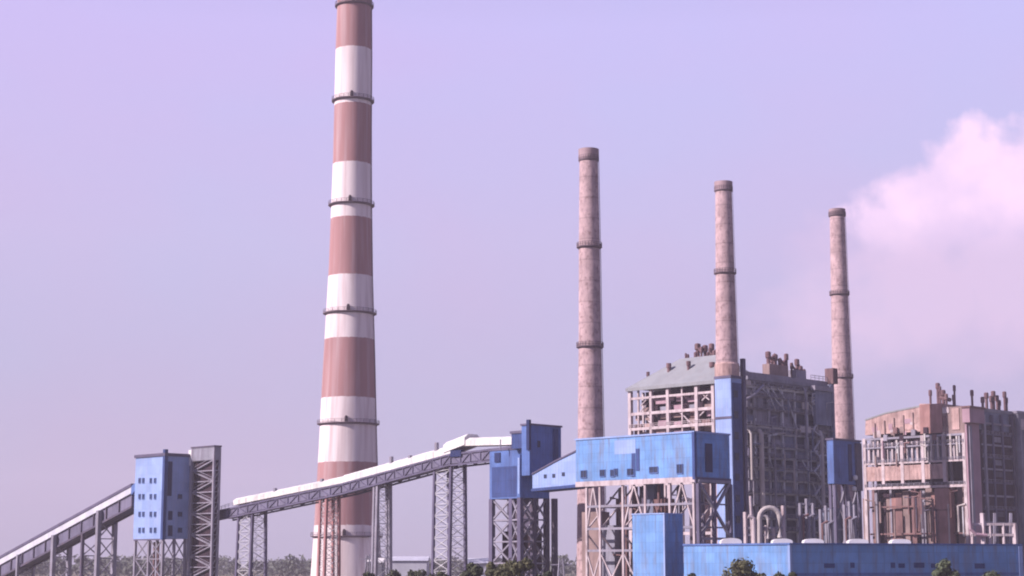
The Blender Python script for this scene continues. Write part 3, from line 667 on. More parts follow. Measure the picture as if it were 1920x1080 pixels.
# inner mass
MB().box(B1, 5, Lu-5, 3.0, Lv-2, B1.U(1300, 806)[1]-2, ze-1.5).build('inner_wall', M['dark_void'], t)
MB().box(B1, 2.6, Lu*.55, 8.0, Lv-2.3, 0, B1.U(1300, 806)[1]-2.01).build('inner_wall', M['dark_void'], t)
MB().box(B1, 1.2, 2.59, 2.0, Lv-1.0, 0, ze-1.6).build('side_wall', M['grey_panel'], t)
# roof: low hipped sheet on the lit side, deep eaves band on the dark side
ru, zr = B1.U(1292, 674, 16)
k0 = B1.P
m = MB(); n0 = len(m.v)
uL = Lu+.8; uR = 6.0
m.v += [k0(uR, -1, ze), k0(uL, -1, ze), k0(uL, 24, ze), k0(uR, 24, ze), k0(B1.U(1352, 680, 12)[0], 12, zr), k0(B1.U(1275, 680, 12)[0], 12, zr)]
m.f += [(0, 1, 5, 4), (1, 2, 5), (2, 3, 4, 5), (3, 0, 4), (0, 3, 2, 1)]
m.build('roof', M['grey_roof'], t)
MB().box(B1, 2.5, uL, -1.15, -.6, ze-1.1, ze+.05).build('eaves', M['grey_roof'], t)
MB().box(B1, -.4, 5.99, 2, Lv-2, ze-.8, ze+2.4).build('parapet', M['steel_mid'], t)
MB().box(B1, -1.1, -.41, 2, Lv-1.5, ze-.3, ze+.9).build('eaves', M['grey_panel'], t)
# lit face: columns, beams, boxes between
levs = [709, 726, 748, 772, 797, 812]
ucols = [B1.U(px, 750)[0] for px in (1181, 1196, 1220, 1252, 1278, 1306, 1337)]
for i, u_ in enumerate(ucols):
    for v_ in ((0, .0), (7, 0)):
        MB().beam(B1.P(u_, v_[0]+.3, 0 if i not in (1, 4) else ze-22), B1.P(u_, v_[0]+.3, ze-1), (1.3, .6, 1.0, 1.2, .5, 1.3, 1.2)[i] if v_[0] == 0 else .8).build('column', M['steel_pale'], t)
zl = [B1.U(1300, py)[1] for py in (738, 752, 768, 782, 797, 812, 905, 950, 1000)]
for j, z in enumerate(zl):
    if j not in (0, 2, 4, 6, 8): continue
    MB().beam(B1.P(ucols[0], .1, z), B1.P(ucols[-1], .1, z), .6, (.8, .6, 1.0, .5, 1.0, .9, 1., 1., 1.)[j]).build('beam', M['steel_pale'], t)
zz = [ze-1.2] + zl[:6]
pm = ['pink_wall', 'dark_void', 'steel_brown', 'brown_wall', 'mauve_wall', 'brown_wall', 'grey_panel']
rnd.seed(11)
for j in range(1, 6):
    for i in range(len(ucols)-1):
        a, b = sorted((ucols[i], ucols[i+1])); z1_, z0_ = zz[j], zz[j+1]
        if i == 0 and j < 3: continue
        if j == 1 and rnd.random() < .4: continue
        w = (b-a); f0 = rnd.uniform(.0, .35); f1 = rnd.uniform(.6, .98); g0 = rnd.uniform(0, .25); g1 = rnd.uniform(.55, .95)
        MB().box(B1, a+w*f0+.1, a+w*f1, rnd.uniform(1.0, 2.2), 2.95, z0_+(z1_-z0_)*g0, z0_+(z1_-z0_)*g1).build('wall_panel', M[rnd.choice(pm)], t)
for k in range(9):
    u_ = rnd.uniform(ucols[-1]+1, ucols[1]); j = rnd.randrange(1, 5)
    MB().beam(B1.P(u_, .5, zz[j]), B1.P(u_+rnd.choice((-3.5, 3.5)), .5, zz[j+1]), .35).build('brace', M['steel_pale'], t)
fl = MB()
for z in zl[4:5]: railing(fl, [B1.P(ucols[0], -.5, z+.5), B1.P(ucols[-1], -.5, z+.5)], 1.1, 2.5, .14)
fl.build('railing', M['steel_pale'], t)
# blue stair shaft at the corner
BS = Frame(1371, 760, 544)
ub_, _ = BS.U(1341, 760); vb_, _ = BS.V(1391, 760); _, zs1 = BS.U(1371, 708); _, zs2 = BS.U(1350, 815)
ts = thing('stair_tower', 'slim pale blue stair tower at the near corner of the open framed boiler house', 'tower', BS.C)
MB().box(BS, 0, ub_, 0, vb_, 0, zs1).build('wall', M['blue_pale'], ts)
MB().box(BS, -.2, ub_+.2, -.2, vb_+.2, zs1+.003, zs1+.8).build('roof', M['steel_violet'], ts)
q_ = BS.U(1355, 783)[1]; MB().box(BS, -.12, ub_+.15, -.2, -.003, q_-.4, q_+.3).build('string_course', M['steel_violet'], ts)
MB().box(BS, -.3, -.004, .6, vb_-.4, 0, zs1-1.5).build('side_shade_sheet', M['blue_deep'], ts)  # darker blue sheet paints the shade onto the tower's right face
for k in range(9):
    z = zs1 - 5 - k*6.5; MB().box(BS, -.42, -.31, .9, 3.0, z-1.1, z+1.1).build('window', M['window'], ts)
# dark face: storeys of columns and beams, random plant between
vcols = [B1.V(px, 780)[0] for px in (1398, 1415, 1441, 1466, 1490, 1512, 1531, 1553)]
for i, v_ in enumerate(vcols): MB().beam(B1.P(0, v_, 0), B1.P(0, v_, ze-.8), .9 if i % 2 else .7).build('column', M['frame_grey'], t)
vy = [726, 745, 768, 800, 812, 838, 858, 879, 900, 925, 948, 972, 996]
zv = [B1.V(1430, y)[1] for y in vy]
for j, z in enumerate(zv): MB().beam(B1.P(-.1, vcols[0]-1, z), B1.P(-.1, vcols[-1]+.4, z), .6, 1.3 if j in (0, 3, 7) else .65).build('beam', M[('frame_grey', 'steel_mid')[j in (1, 2)]], t)
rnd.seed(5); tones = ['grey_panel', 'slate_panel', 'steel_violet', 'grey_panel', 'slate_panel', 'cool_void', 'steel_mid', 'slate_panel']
zall = [ze-.9] + zv + [4]
npan = 0
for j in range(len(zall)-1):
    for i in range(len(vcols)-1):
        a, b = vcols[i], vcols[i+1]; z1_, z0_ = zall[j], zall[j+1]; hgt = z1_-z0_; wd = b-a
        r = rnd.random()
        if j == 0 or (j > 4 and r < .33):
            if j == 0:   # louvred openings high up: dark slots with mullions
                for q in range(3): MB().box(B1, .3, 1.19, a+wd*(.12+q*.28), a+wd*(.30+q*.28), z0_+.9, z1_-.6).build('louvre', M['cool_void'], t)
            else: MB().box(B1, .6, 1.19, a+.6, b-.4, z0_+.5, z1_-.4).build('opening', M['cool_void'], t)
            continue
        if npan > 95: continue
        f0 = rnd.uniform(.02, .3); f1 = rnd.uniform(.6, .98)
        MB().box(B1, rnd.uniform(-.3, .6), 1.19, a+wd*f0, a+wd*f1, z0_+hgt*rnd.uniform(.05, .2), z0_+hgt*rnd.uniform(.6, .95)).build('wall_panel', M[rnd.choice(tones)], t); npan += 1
rl = MB()
for z in zv: railing(rl, [B1.P(-1.3, vcols[0]-1, z+.4), B1.P(-1.3, vcols[-1]+1, z+.4)], 1.1, 2.4, .15)
rl.build('railing', M['steel_mid'], t)
dk = MB()
for z in zv: dk.box(B1, -1.4, -.42, vcols[0]-1, vcols[-1]+1, z+.2, z+.38)
for z in zv[:]:
    for v_ in vcols: dk.box(B1, -1.35, -.42, v_-.12, v_+.12, z-.1, z+.22)
dk.build('walkway', M['steel_mid'], t)
for k in range(14):
    v_ = rnd.uniform(vcols[0], vcols[-1]-5); j = rnd.randrange(1, 11)
    MB().beam(B1.P(-.9, v_, zall[j]), B1.P(-.9, v_+rnd.choice((4, 5, 6)), zall[j+1+(k % 2)] if j+2 < len(zall) else 5), .4).build('brace', M['frame_grey'], t)
for px, y0, y1_, r_, mm in ((1417, 815, 960, .85, 'pipe_pale'), (1530, 818, 955, .75, 'pipe_pale'), (1442, 838, 1000, .4, 'steel_mid'), (1500, 735, 830, .35, 'steel_mid'), (1398, 815, 900, .4, 'pipe_pale')):
    v_, za = B1.V(px, y0); _, zc = B1.V(px, y1_)
    MB().tube([B1.P(-2.3, v_, zc), B1.P(-2.3, v_, za), B1.P(-1.6, v_, za+1.2), B1.P(.5, v_, za+1.4)], r_).build('pipe', M[mm], t)
for px, py, w, h_ in ((1502, 762, 1.7, 1.2), (1502, 806, 3.0, 1.1), (1394, 718, 1.6, .8)):
    v_, z = B1.V(px, py); MB().box(B1, -2.0, -1.45, v_-w, v_+w, z-h_, z+h_).build('equipment_cabinet', M['pipe_pale'], t)
for y_, n_ in ((768, 6), (800, 9)):   # sloping pale duct near the eaves and grey duct bank
    pass
v_, z = B1.V(1393, 745); MB().tube([B1.P(-1.8, v_-1, z-1.0), B1.P(-1.8, v_+3, z+.5), B1.P(-1.8, v_+9, z+4.5)], .5).build('pipe', M['steel_mid'], t)
va, za = B1.V(1518, 770); MB().box(B1, -2.6, -1.45, va, va+9.5, za-5, za+7).build('duct', M['slate_panel'], t)
MB().box(B1, -3.4, -1.45, va-1.2, va+10, za+7.003, za+8.6).build('duct_hood', M['steel_mid'], t)
v_, z0_ = B1.V(1552, 828); _, z1_ = B1.V(1552, 722)
MB().tube([B1.P(-1.8, v_+.5, z0_-12), B1.P(-1.8, v_+.5, z1_)], 1.0).build('downcomer_pipe', M['slate_panel'], t)
v_, z = B1.V(1551, 712); MB().box(B1, -3.0, .5, v_-.6, v_+2.2, z1_+.3, z1_+5.8).build('pipe_head_box', M['vent_brown'], t)
# small-bore pipework, cable trays and stair flights on the dark face
rnd.seed(77)
for k in range(34):
    a_ = rnd.uniform(vcols[0], vcols[-1]-1); zt_ = rnd.uniform(zall[4], zall[1]) if k < 12 else rnd.uniform(zall[9], zall[4]); ln = rnd.uniform(4, 11); off = rnd.uniform(-2.6, -1.6)
    pts = [B1.P(off, a_, zt_-ln), B1.P(off, a_, zt_)]
    if rnd.random() < .6: pts += [B1.P(off, min(a_+rnd.uniform(2, 7), vcols[-1]), zt_+rnd.uniform(-.2, .8))]
    MB().tube(pts, rnd.choice((.16, .22, .34)), 6).build('pipe', M[rnd.choice(('frame_grey', 'steel_mid', 'pipe_pale', 'slate_panel', 'steel_mid'))], t)
for k in range(11):
    j = k+1; a_ = vcols[5]+1 if k % 2 else vcols[5]+6; b_ = vcols[5]+6 if k % 2 else vcols[5]+1
    MB().beam(B1.P(-2.0, a_, zall[j]), B1.P(-2.0, b_, zall[min(j+1, len(zall)-1)]), .7, .3).build('stair_flight', M['frame_grey'], t)
# vents and silencers on the roof
def vents(t, F, items, u_, base):
    for px, pyb, pyt, r_, mm in items:
        # placed on a line u = const across the roof
        v_, zt_ = F.V(px, pyt, u_); _, zb1 = F.V(px, pyb, u_)
        c = F.P(u_, v_, 0)
        MB().cyl([(r_*.7, max(base, zb1-9)), (r_*.7, zt_-2.2), (r_, zt_-2.0), (r_, zt_-.3), (r_*.6, zt_)], c.x, c.y, 12).build('vent_pipe', M[mm], t)
def roofvent(t, F, v_, px, pyt, r_, zbase, mm='vent_brown', name='vent_pipe'):
    u_, zt_ = F.U(px, pyt, v_); c = F.P(u_, v_, 0)
    MB().cyl([(r_*.65, zbase), (r_*.65, zt_-2.4), (r_, zt_-2.2), (r_, zt_-.3), (r_*.6, zt_)], c.x, c.y, 12).build(name, M[mm], t)
for px, pyt, r_, v_ in ((1308, 644, 1.1, 18), (1315, 650, .6, 16), (1322, 647, 1.0, 20), (1331, 652, .6, 17), (1334, 644, 1.0, 19), (1345, 655, 1.2, 18), (1290, 664, .45, 16), (1286, 662, .4, 18), (1358, 662, .6, 19)):
    roofvent(t, B1, v_, px, pyt, r_, ze+1)
for px, py, r_ in ((1254, 686, .9), (1215, 702, .6), (1291, 682, .8), (1335, 684, 1.0)):
    u_, z_ = B1.U(px, py, 6); q = B1.P(u_, 6, 0); MB().cyl([(r_*.7, z_-3.5), (r_*.7, z_-.8), (r_, z_-.7), (r_, z_+.9)], q.x, q.y, 10).build('vent_pipe', M['vent_brown'], t)
for px, pyt, r_, v_ in ((1304, 660, .6, 15), (1327, 660, .5, 15), (1339, 657, .7, 16), (1350, 668, .8, 15), (1312, 668, 1.0, 14), (1335, 672, .9, 14)):
    roofvent(t, B1, v_, px, pyt, r_, ze+1)
for x0, x1, y0 in ((1308, 1322, 652), (1331, 1345, 660)):
    p, q = [B1.P(B1.U(x, y0, 17)[0], 17, B1.U(x, y0, 17)[1]) for x in (x0, x1)]; MB().tube([p, (p+q)/2-UP*1.6, q], .45).build('vent_bend', M['vent_brown'], t)
for x0, x1, y0 in ((1440, 1453, 664), (1462, 1474, 672), (1484, 1498, 684)):
    p, q = [B1.P(8, B1.V(x, y0, 8)[0], B1.V(x, y0, 8)[1]) for x in (x0, x1)]; MB().tube([p, (p+q)/2-UP*1.8, q], .45).build('vent_bend', M['vent_brown'], t)
ur, zr2 = B1.U(1322, 672, 17); 
MB().tube([B1.P(ur+3.2, 17, zr2), B1.P(ur, 17, zr2-.8), B1.P(ur-3.2, 17, zr2)], 1.2).build('vent_header', M['brown_wall'], t)
for px, pyt, r_, u_ in ((1440, 659, 1.0, 8), (1447, 668, .7, 9), (1453, 664, 1.0, 8), (1462, 672, .7, 7), (1468, 676, 1.1, 9), (1474, 663, .8, 8), (1484, 680, .6, 8), (1494, 673, .9, 8), (1501, 686, .8, 7), (1507, 692, .7, 8)):
    v_, zt_ = B1.V(px, pyt, u_); c = B1.P(u_, v_, 0)
    MB().cyl([(r_*.65, ze-2), (r_*.65, zt_-2.4), (r_, zt_-2.2), (r_, zt_-.3), (r_*.6, zt_)], c.x, c.y, 12).build('vent_pipe', M['vent_brown'], t)
v_, z = B1.V(1463, 688, 6.5); MB().box(B1, 6.01, 9, v_-7, v_+4, ze-2, z+.6).build('vent_plinth', M['brown_wall'], t)
v_, z = B1.V(1500, 697, 6.5); MB().box(B1, 6.02, 9.5, v_-3, v_+3, ze-2, z+.5).build('vent_plinth', M['steel_mid'], t)
rl = MB(); railing(rl, [B1.P(-.3, Lv-12, ze+2.4), B1.P(-.3, Lv-2.2, ze+2.4)], 1.6, 2, .16); rl.build('railing', M['steel_mid'], t)
# pink collar at the foot of the chimney above the roof
_, cx, cy, rad, _z = CH2; za = at(960, 715, 562).z; zc = at(960, 684, 562).z
MB().cyl([(rad(za)+.35, za-26), (rad(za)+.35, zc), (rad(zc)+.02, zc+.6)], cx, cy, 24).build('collar', M['pink_wall'], CH2[0])
MB().beam(Vector((cx+rad(za)+1.6, cy+.8, 0)), Vector((cx+rad(za)+1.6, cy+.8, at(960, 672, 562).z)), 1.3).build('service_duct', M['steel_violet'], CH2[0])

# blue bunker block right of the boiler house
BB = Frame(1563, 860, 585)
vb2, _ = BB.V(1614, 860); _, za = BB.V(1590, 827); _, zc = BB.V(1590, 908)
t = thing('bunker_block', 'dark blue clad block at the foot of the slimmest concrete chimney', 'bunker', BB.C)
MB().box(BB, 0, 2.6, 0, vb2, zc, za).build('wall', M['blue_dusty'], t)
MB().box(BB, -.3, 2.9, -.3, vb2+.3, za+.003, za+.6).build('roof', M['steel_violet'], t)
v_, _ = BB.V(1572, 860); w_, _ = BB.V(1582, 860); MB().box(BB, -.12, -.003, v_, w_, zc+2, za-2).build('wall_sheet', M['blue_dusty'], t)
v_, _ = BB.V(1590, 860); w_, _ = BB.V(1597, 860); MB().box(BB, -.12, -.003, v_, w_, zc+1, za-1).build('shutter', M['blue_navy'], t)
v_, _ = BB.V(1603, 860); MB().box(BB, -.5, -.003, v_, vb2, zc-2, za-.5).build('corner_post', M['steel_dark'], t)
for vv in (1, vb2*.5, vb2-.7):
    for uu in (.5, 2.2): MB().beam(BB.P(uu, vv, 0), BB.P(uu, vv, zc), .9).build('column', M['steel_violet'], t)
br = MB(); lattice(br, BB.P(1, 1, 8), BB.P(1, 1, zc), BB.P(1, vb2*.5, 8), BB.P(1, vb2*.5, zc), 2, .5); lattice(br, BB.P(1, vb2*.5, 8), BB.P(1, vb2*.5, zc), BB.P(1, vb2-.7, 8), BB.P(1, vb2-.7, zc), 2, .5)
br.build('bracing', M['steel_mid'], t)
MB().box(BB, 2.6, 8, 3, vb2-1, 0, zc-8).build('mill_house', M['slate_panel'], t)
for px, py in ((1600, 896), (1598, 917)):
    v_, z = BB.V(px, py); q = BB.P(-.8, v_, z); MB().cyl([(.3, z-.8), (.8, z-.5), (.8, z+.5), (.3, z+.9)], q.x, q.y, 10).build('floodlight', M['white_vent'], t)

# ------------------------------------------------------------------ boiler house 2 (right)
B2 = Frame(1815, 790, 655)
t = thing('boiler_house', 'faded pink and brown boiler house at the right, its side wall dark', 'boiler house', B2.C)
Lu2, _ = B2.U(1620, 800); _, zp = B2.U(1790, 760)
def ux(px, py=850): return B2.U(px, py)[0]
def zx(py, px=1750): return B2.U(px, py)[1]
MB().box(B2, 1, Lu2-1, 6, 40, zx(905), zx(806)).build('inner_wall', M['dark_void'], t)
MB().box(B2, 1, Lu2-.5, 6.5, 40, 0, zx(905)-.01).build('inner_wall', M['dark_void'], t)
# upper sloping clad bunker part
pts = [(1622, 816), (1623, 789), (1660, 776), (1724, 763), (1724, 757), (1768, 757), (1768, 806)]
pts2 = [B2.P(B2.U(a, b, 1)[0], 1, B2.U(a, b, 1)[1]) for a, b in pts]
MB().prism(pts2, E1*30).build('upper_wall', M['pink_wall'], t)
q = [(1622, 789), (1660, 776), (1724, 763)]; r_ = MB()
for a, b in zip(q[:-1], q[1:]):
    pa, pb = [B2.P(B2.U(x, y, .8)[0], .8, B2.U(x, y, .8)[1]+.02) for x, y in (a, b)]; r_.prism([pa, pb, pb+UP*.6, pa+UP*.6], E1*30)
r_.build('roof', M['grey_roof'], t)
MB().box(B2, ux(1768), ux(1726), .4, .997, zx(812), zx(757)).build('wall_sheet', M['rust_wall'], t, 'rusty pink sheet below the roof vents')
MB().box(B2, ux(1810), ux(1768)-.02, .6, 28, zx(815), zx(765)).build('upper_wall', M['brown_wall'], t)
MB().box(B2, ux(1781), ux(1768)-.3, .3, .597, zx(776), zx(765)).build('window', M['steel_pale'], t)
MB().box(B2, ux(1800), ux(1786), .3, .597, zx(808), zx(768)).build('wall_sheet', M['pink_wall'], t)
MB().box(B2, ux(1775), ux(1769), .3, .597, zx(800), zx(780)).build('opening', M['steel_brown'], t)
rnd.seed(41)
for k in range(16):
    px = rnd.uniform(1632, 1720); top = 789 - (px-1622)*.235; y0 = rnd.uniform(top+5, 806); MB().box(B2, ux(px+rnd.uniform(5, 16)), ux(px), .82+k*.009, .99, zx(min(y0+rnd.uniform(4, 12), 815)), zx(y0)).build('wall_sheet', M[('mauve_wall', 'brown_wall', 'pink_wall', 'steel_pale')[k % 4]], t)
for k in range(5): MB().beam(B2.P(ux(1640+k*18), .7, zx(815)), B2.P(ux(1640+k*18), .7, zx(786-k*4)), .35).build('mullion', M['brown_wall'], t)
# column frame
uc = [ux(p) for p in (1621, 1655, 1691, 1730, 1770, 1808)]
for i, u_ in enumerate(uc):
    MB().beam(B2.P(u_, .4, 0 if i in (0, 5) else zx(905)), B2.P(u_, .4, zx(815)), 1.3).build('column', M['steel_pale'], t)
    MB().beam(B2.P(u_, 5.0, 0), B2.P(u_, 5.0, zx(812)), .9).build('column', M['steel_mid'], t)
for y_, h_, mm in ((817, .8, 'steel_mid'), (834, .6, 'steel_mid'), (865, .7, 'steel_pale'), (912, 1.0, 'steel_pale')):
    MB().beam(B2.P(uc[0], .3, zx(y_)), B2.P(uc[-1], .3, zx(y_)), .8, h_).build('beam', M[mm], t)
MB().box(B2, ux(1770), Lu2-.4, -.1, .6, zx(898), zx(870)).build('spandrel', M['pink_wall'], t, 'long faded pink spandrel')
rnd.seed(3)
for i in range(5):
    a, b = sorted((uc[i], uc[i+1])); w = b-a
    MB().box(B2, a+w*.18, b-w*.15, 1.5, 5.9, zx(863), zx(835)).build('wall_panel', M[('grey_panel', 'grey_panel', 'slate_panel', 'grey_panel', 'steel_mid')[i]], t)
    MB().box(B2, a+w*.1, a+w*.45, .8, 2.0, zx(830), zx(822)).build('cabinet', M['dark_void'], t)
    for q in (.3, .55, .8):
        MB().beam(B2.P(a+w*q, .9, zx(866)), B2.P(a+w*q, .9, zx(rnd.choice((818, 825, 836)))), rnd.choice((.35, .6, .8))).build('pipe', M[rnd.choice(('pipe_pale', 'steel_mid', 'steel_pale'))], t)
for k in range(6):
    u_ = ux(1735+k*12); MB().beam(B2.P(u_, .1, zx(862)), B2.P(u_, .1, zx(812+k % 3*4)), .7).build('pipe', M['pipe_pale'], t)
# lower part: tall brown columns, ducts, red boiler casing
xs = [1610, 1622, 1634, 1648, 1660, 1668, 1684, 1698, 1712, 1724, 1737, 1752, 1782, 1796]
for k, px in enumerate(xs):
    w = rnd.choice((.9, 1.4, 2.0)); v_ = rnd.uniform(1, 5)
    MB().box(B2, ux(px)-w, ux(px)+w*.4, v_, v_+1.2, 0, zx(rnd.choice((914, 918, 922, 930)))).build('duct', M[('brown_wall', 'steel_brown', 'steel_mid', 'brown_wall', 'rust_wall', 'steel_brown')[k % 6]], t)
for y_ in (948, 1000): MB().beam(B2.P(ux(1800), 2.8, zx(y_)), B2.P(ux(1612), 2.8, zx(y_)), .6).build('beam', M[('steel_brown', 'brown_wall')[y_ % 2]], t)
MB().box(B2, ux(1776), ux(1749), .1, 4, 0, zx(916)).build('boiler_casing', M['rust_wall'], t, 'rust red boiler casing')
MB().box(B2, ux(1777), ux(1748), -.1, .097, zx(958), zx(955)).build('girth_band', M['steel_brown'], t)
rl = MB()
for y_ in (866, 912, 834): railing(rl, [B2.P(uc[0], -.4, zx(y_)+.4), B2.P(uc[-1], -.4, zx(y_)+.4)], 1.1, 2.4, .15)
rl.build('railing', M['steel_mid'], t)
rnd.seed(78)
for k in range(30):
    hi = k % 3 == 0; u_ = rnd.uniform(uc[-1]+1, uc[0]-1); zt_ = zx(rnd.uniform(818, 850)) if hi else zx(rnd.uniform(918, 960)); ln = rnd.uniform(3, 7) if hi else rnd.uniform(7, 20)
    pts = [B2.P(u_, -.5, zt_-ln), B2.P(u_, -.5, zt_)]
    if rnd.random() < .5: pts.append(B2.P(min(max(u_+rnd.uniform(-6, 6), uc[-1]), uc[0]), -.4, zt_+rnd.uniform(-.5, 1.5)))
    MB().tube(pts, rnd.choice((.2, .3, .45)), 6).build('pipe', M[rnd.choice(('frame_grey', 'steel_brown', 'pipe_pale', 'brown_wall', 'steel_dark', 'mauve_wall'))], t)
for px, py in ((1660, 822), (1678, 808), (1690, 822), (1712, 812), (1735, 808), (1752, 820)):
    u_, z = B2.U(px, py, -.2); MB().box(B2, u_-.9, u_+.9, -.3, .59, z-1, z+rnd.uniform(.6, 2)).build('cabinet', M[rnd.choice(('dark_void', 'steel_brown', 'steel_mid'))], t)
# mauve corner column and dark side
def vx(px, py=850): return B2.V(px, py)[0]
def zvx(py, px=1840): return B2.V(px, py)[1]
MB().box(B2, -1.5, ux(1810)-.02, -1.2, vx(1842), zvx(795), zvx(768)).build('corner_wall', M['mauve_wall'], t)
MB().box(B2, .5, ux(1810)-.5, -.4, vx(1840), 0, zvx(795)-.01).build('corner_wall', M['mauve_wall'], t)
MB().box(B2, -2.0, ux(1811)+.3, -1.6, vx(1842)+.2, zvx(768)+.003, zvx(768)+.7).build('roof', M['steel_brown'], t)
MB().box(B2, -.2, .49, .5, 2.2, 0, zvx(800)).build('corner_duct', M['steel_mid'], t)
vD, _ = B2.V(1906, 850)
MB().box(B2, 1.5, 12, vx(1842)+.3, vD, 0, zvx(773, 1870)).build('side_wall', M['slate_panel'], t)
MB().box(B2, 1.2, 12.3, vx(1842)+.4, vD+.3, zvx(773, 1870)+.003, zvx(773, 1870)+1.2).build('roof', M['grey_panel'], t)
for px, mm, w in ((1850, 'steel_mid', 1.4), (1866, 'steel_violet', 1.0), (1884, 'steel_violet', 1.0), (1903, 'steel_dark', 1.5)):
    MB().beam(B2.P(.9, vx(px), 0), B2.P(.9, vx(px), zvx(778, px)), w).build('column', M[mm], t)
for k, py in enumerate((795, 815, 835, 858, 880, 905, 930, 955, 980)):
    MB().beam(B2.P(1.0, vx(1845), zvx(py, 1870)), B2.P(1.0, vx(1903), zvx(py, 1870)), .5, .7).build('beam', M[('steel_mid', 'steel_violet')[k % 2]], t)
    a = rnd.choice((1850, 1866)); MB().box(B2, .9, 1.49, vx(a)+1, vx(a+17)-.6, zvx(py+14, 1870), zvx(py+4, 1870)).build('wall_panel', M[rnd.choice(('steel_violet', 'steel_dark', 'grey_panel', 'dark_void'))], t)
rl = MB()
for py in (815, 858, 905, 955): railing(rl, [B2.P(.4, vx(1845), zvx(py, 1870)), B2.P(.4, vx(1903), zvx(py, 1870))], 1.1, 2.4, .15)
rl.build('railing', M['steel_mid'], t)
# annex at the frame edge
MB().box(B2, -1, 8, vD+1, vD+22, 0, zvx(776, 1910)).build('annex_wall', M['grey_panel'], t)
MB().box(B2, -1.3, 8.3, vD+.7, vD+22, zvx(776, 1910)+.003, zvx(776, 1910)+1).build('roof', M['steel_mid'], t)
MB().box(B2, -1.2, -1.004, vD+2.5, vD+8, zvx(806, 1912), zvx(786, 1912)).build('wall_sheet', M['steel_pale'], t)
for k in range(5): MB().beam(B2.P(-1.3, vD+1.4+k*3.6, 0), B2.P(-1.3, vD+1.4+k*3.6, zvx(800, 1910)), .7).build('column', M['steel_mid'], t)
# roof vents
for px, pyt, r_, zb0 in ((1744, 731, .7, 762), (1758, 718, .9, 762), (1762, 724, .6, 762), (1768, 731, 1.0, 762), (1774, 738, .7, 762), (1789, 722, .6, 768), (1787, 740, .5, 768)):
    roofvent(t, B2, 8, px, pyt, r_, zx(zb0)-3)
MB().tube([B2.P(B2.U(1762, 745, 8)[0], 8, B2.U(1762, 745, 8)[1]), B2.P(B2.U(1782, 750, 8)[0], 8, B2.U(1782, 750, 8)[1])], .8).build('vent_header', M['vent_brown'], t)
for px, pyt, r_ in ((1822, 731, .7), (1842, 744, .8), (1849, 736, .9), (1858, 742, .8), (1862, 733, .9), (1869, 741, .8), (1873, 750, .8), (1883, 734, .8), (1887, 745, .6)):
    v_, zt_ = B2.V(px, pyt, 6); c = B2.P(6, v_, 0)
    MB().cyl([(r_*.65, zvx(773, 1870)-2), (r_*.65, zt_-2.4), (r_, zt_-2.2), (r_, zt_-.3), (r_*.6, zt_)], c.x, c.y, 12).build('vent_pipe', M['vent_brown'], t)

# ------------------------------------------------------------------ low blue turbine building in front
ELW = Vector((math.cos(R(20)), math.sin(R(20)), 0))
LB = Frame(1481, 1040, 380, e1=ELW)
ull, _ = LB.U(1282, 1040); _, zlt = LB.U(1481, 1018); vll, _ = LB.V(1914, 1040)
t = thing('low_blue_building', 'long low blue building in front of the boiler houses with white domed roof vents', 'building', LB.C)
pl = [LB.P(0, 0, 0), LB.P(ull, 0, 0), LB.P(ull, 0, 0) + ELW*(vll+10), LB.P(0, vll, 0)]
MB().prism(pl, UP*(zlt-.4)).build('wall', M['blue'], t)
pr = [LB.P(-.25, -.25, zlt-.397), LB.P(ull, -.25, zlt-.397), LB.P(ull, 0, zlt-.397)+ELW*(vll+10), LB.P(-.25, vll+.3, zlt-.397)]
MB().prism(pr, UP*.4).build('roof', M['blue_dusty'], t)
MB().box(LB, -.1, .45, -.1, .45, 0, zlt-.4).build('corner_trim', M['blue_pale'], t)
# strip windows and lower band on the shaded wall
_, zw = LB.V(1700, 1060); 
rnd.seed(21); a = 3.0
while a < vll-6:
    w = rnd.choice((1.0, 1.6, 2.6)); h0 = rnd.choice((.55, .7))
    if rnd.random() < .55: MB().box(LB, -.1, -.003, a, a+w, zw-h0, zw+rnd.choice((.4, .6))).build('window', M['blue_deep'], t)
    a += w + rnd.choice((.5, .9, 1.8))
MB().box(LB, -.14, -.003, 1, vll-.5, zw-2.2, zw-1.6).build('sill_band', M['blue_dusty'], t)
MB().box(LB, -.3, -.003, vll-.8, vll+.2, 0, zlt-.5).build('corner_trim', M['blue_pale'], t)
GV = 'white roof vents on the low blue building'
prot = None
for k, px in enumerate((1355, 1451, 1542, 1626, 1706)):
    # domed vents in a row set back on the roof
    if k < 2: q = LB.U(px, 1012); c = LB.P(q[0], 2.2, 0)
    else: q = LB.V(px, 1012); c = LB.P(2.2, q[0], 0)
    w = 2.1
    if prot is None:
        seg = 12; pts = []
        for i in range(seg+1):
            a = math.pi*i/seg; pts.append(Vector((-w*math.cos(a)*(1+.12*abs(math.cos(a))), 0, 1.25*math.sin(a)**.55)))
        prot = MB().prism(pts, Vector((0, 3.4, 0))).build('roof_vent_dome', M['white_vent'], None); o = prot
    else: o = prot.copy(); COL.objects.link(o)
    o.location = (c.x, c.y, zlt + .004)
    if k: o.scale = (.93, 1, .8)
    lab = ('white domed roof vent nearest the blue box tower, on the sunlit wing', 'white roof vent just left of the low building corner, below the curved pipes', 'white roof vent right of the low building corner', 'white roof vent in front of the brown ducts, fourth from the blue box tower', 'white roof vent farthest right on the low blue building')[k]
    tag(o, lab, 'roof vent', GV)

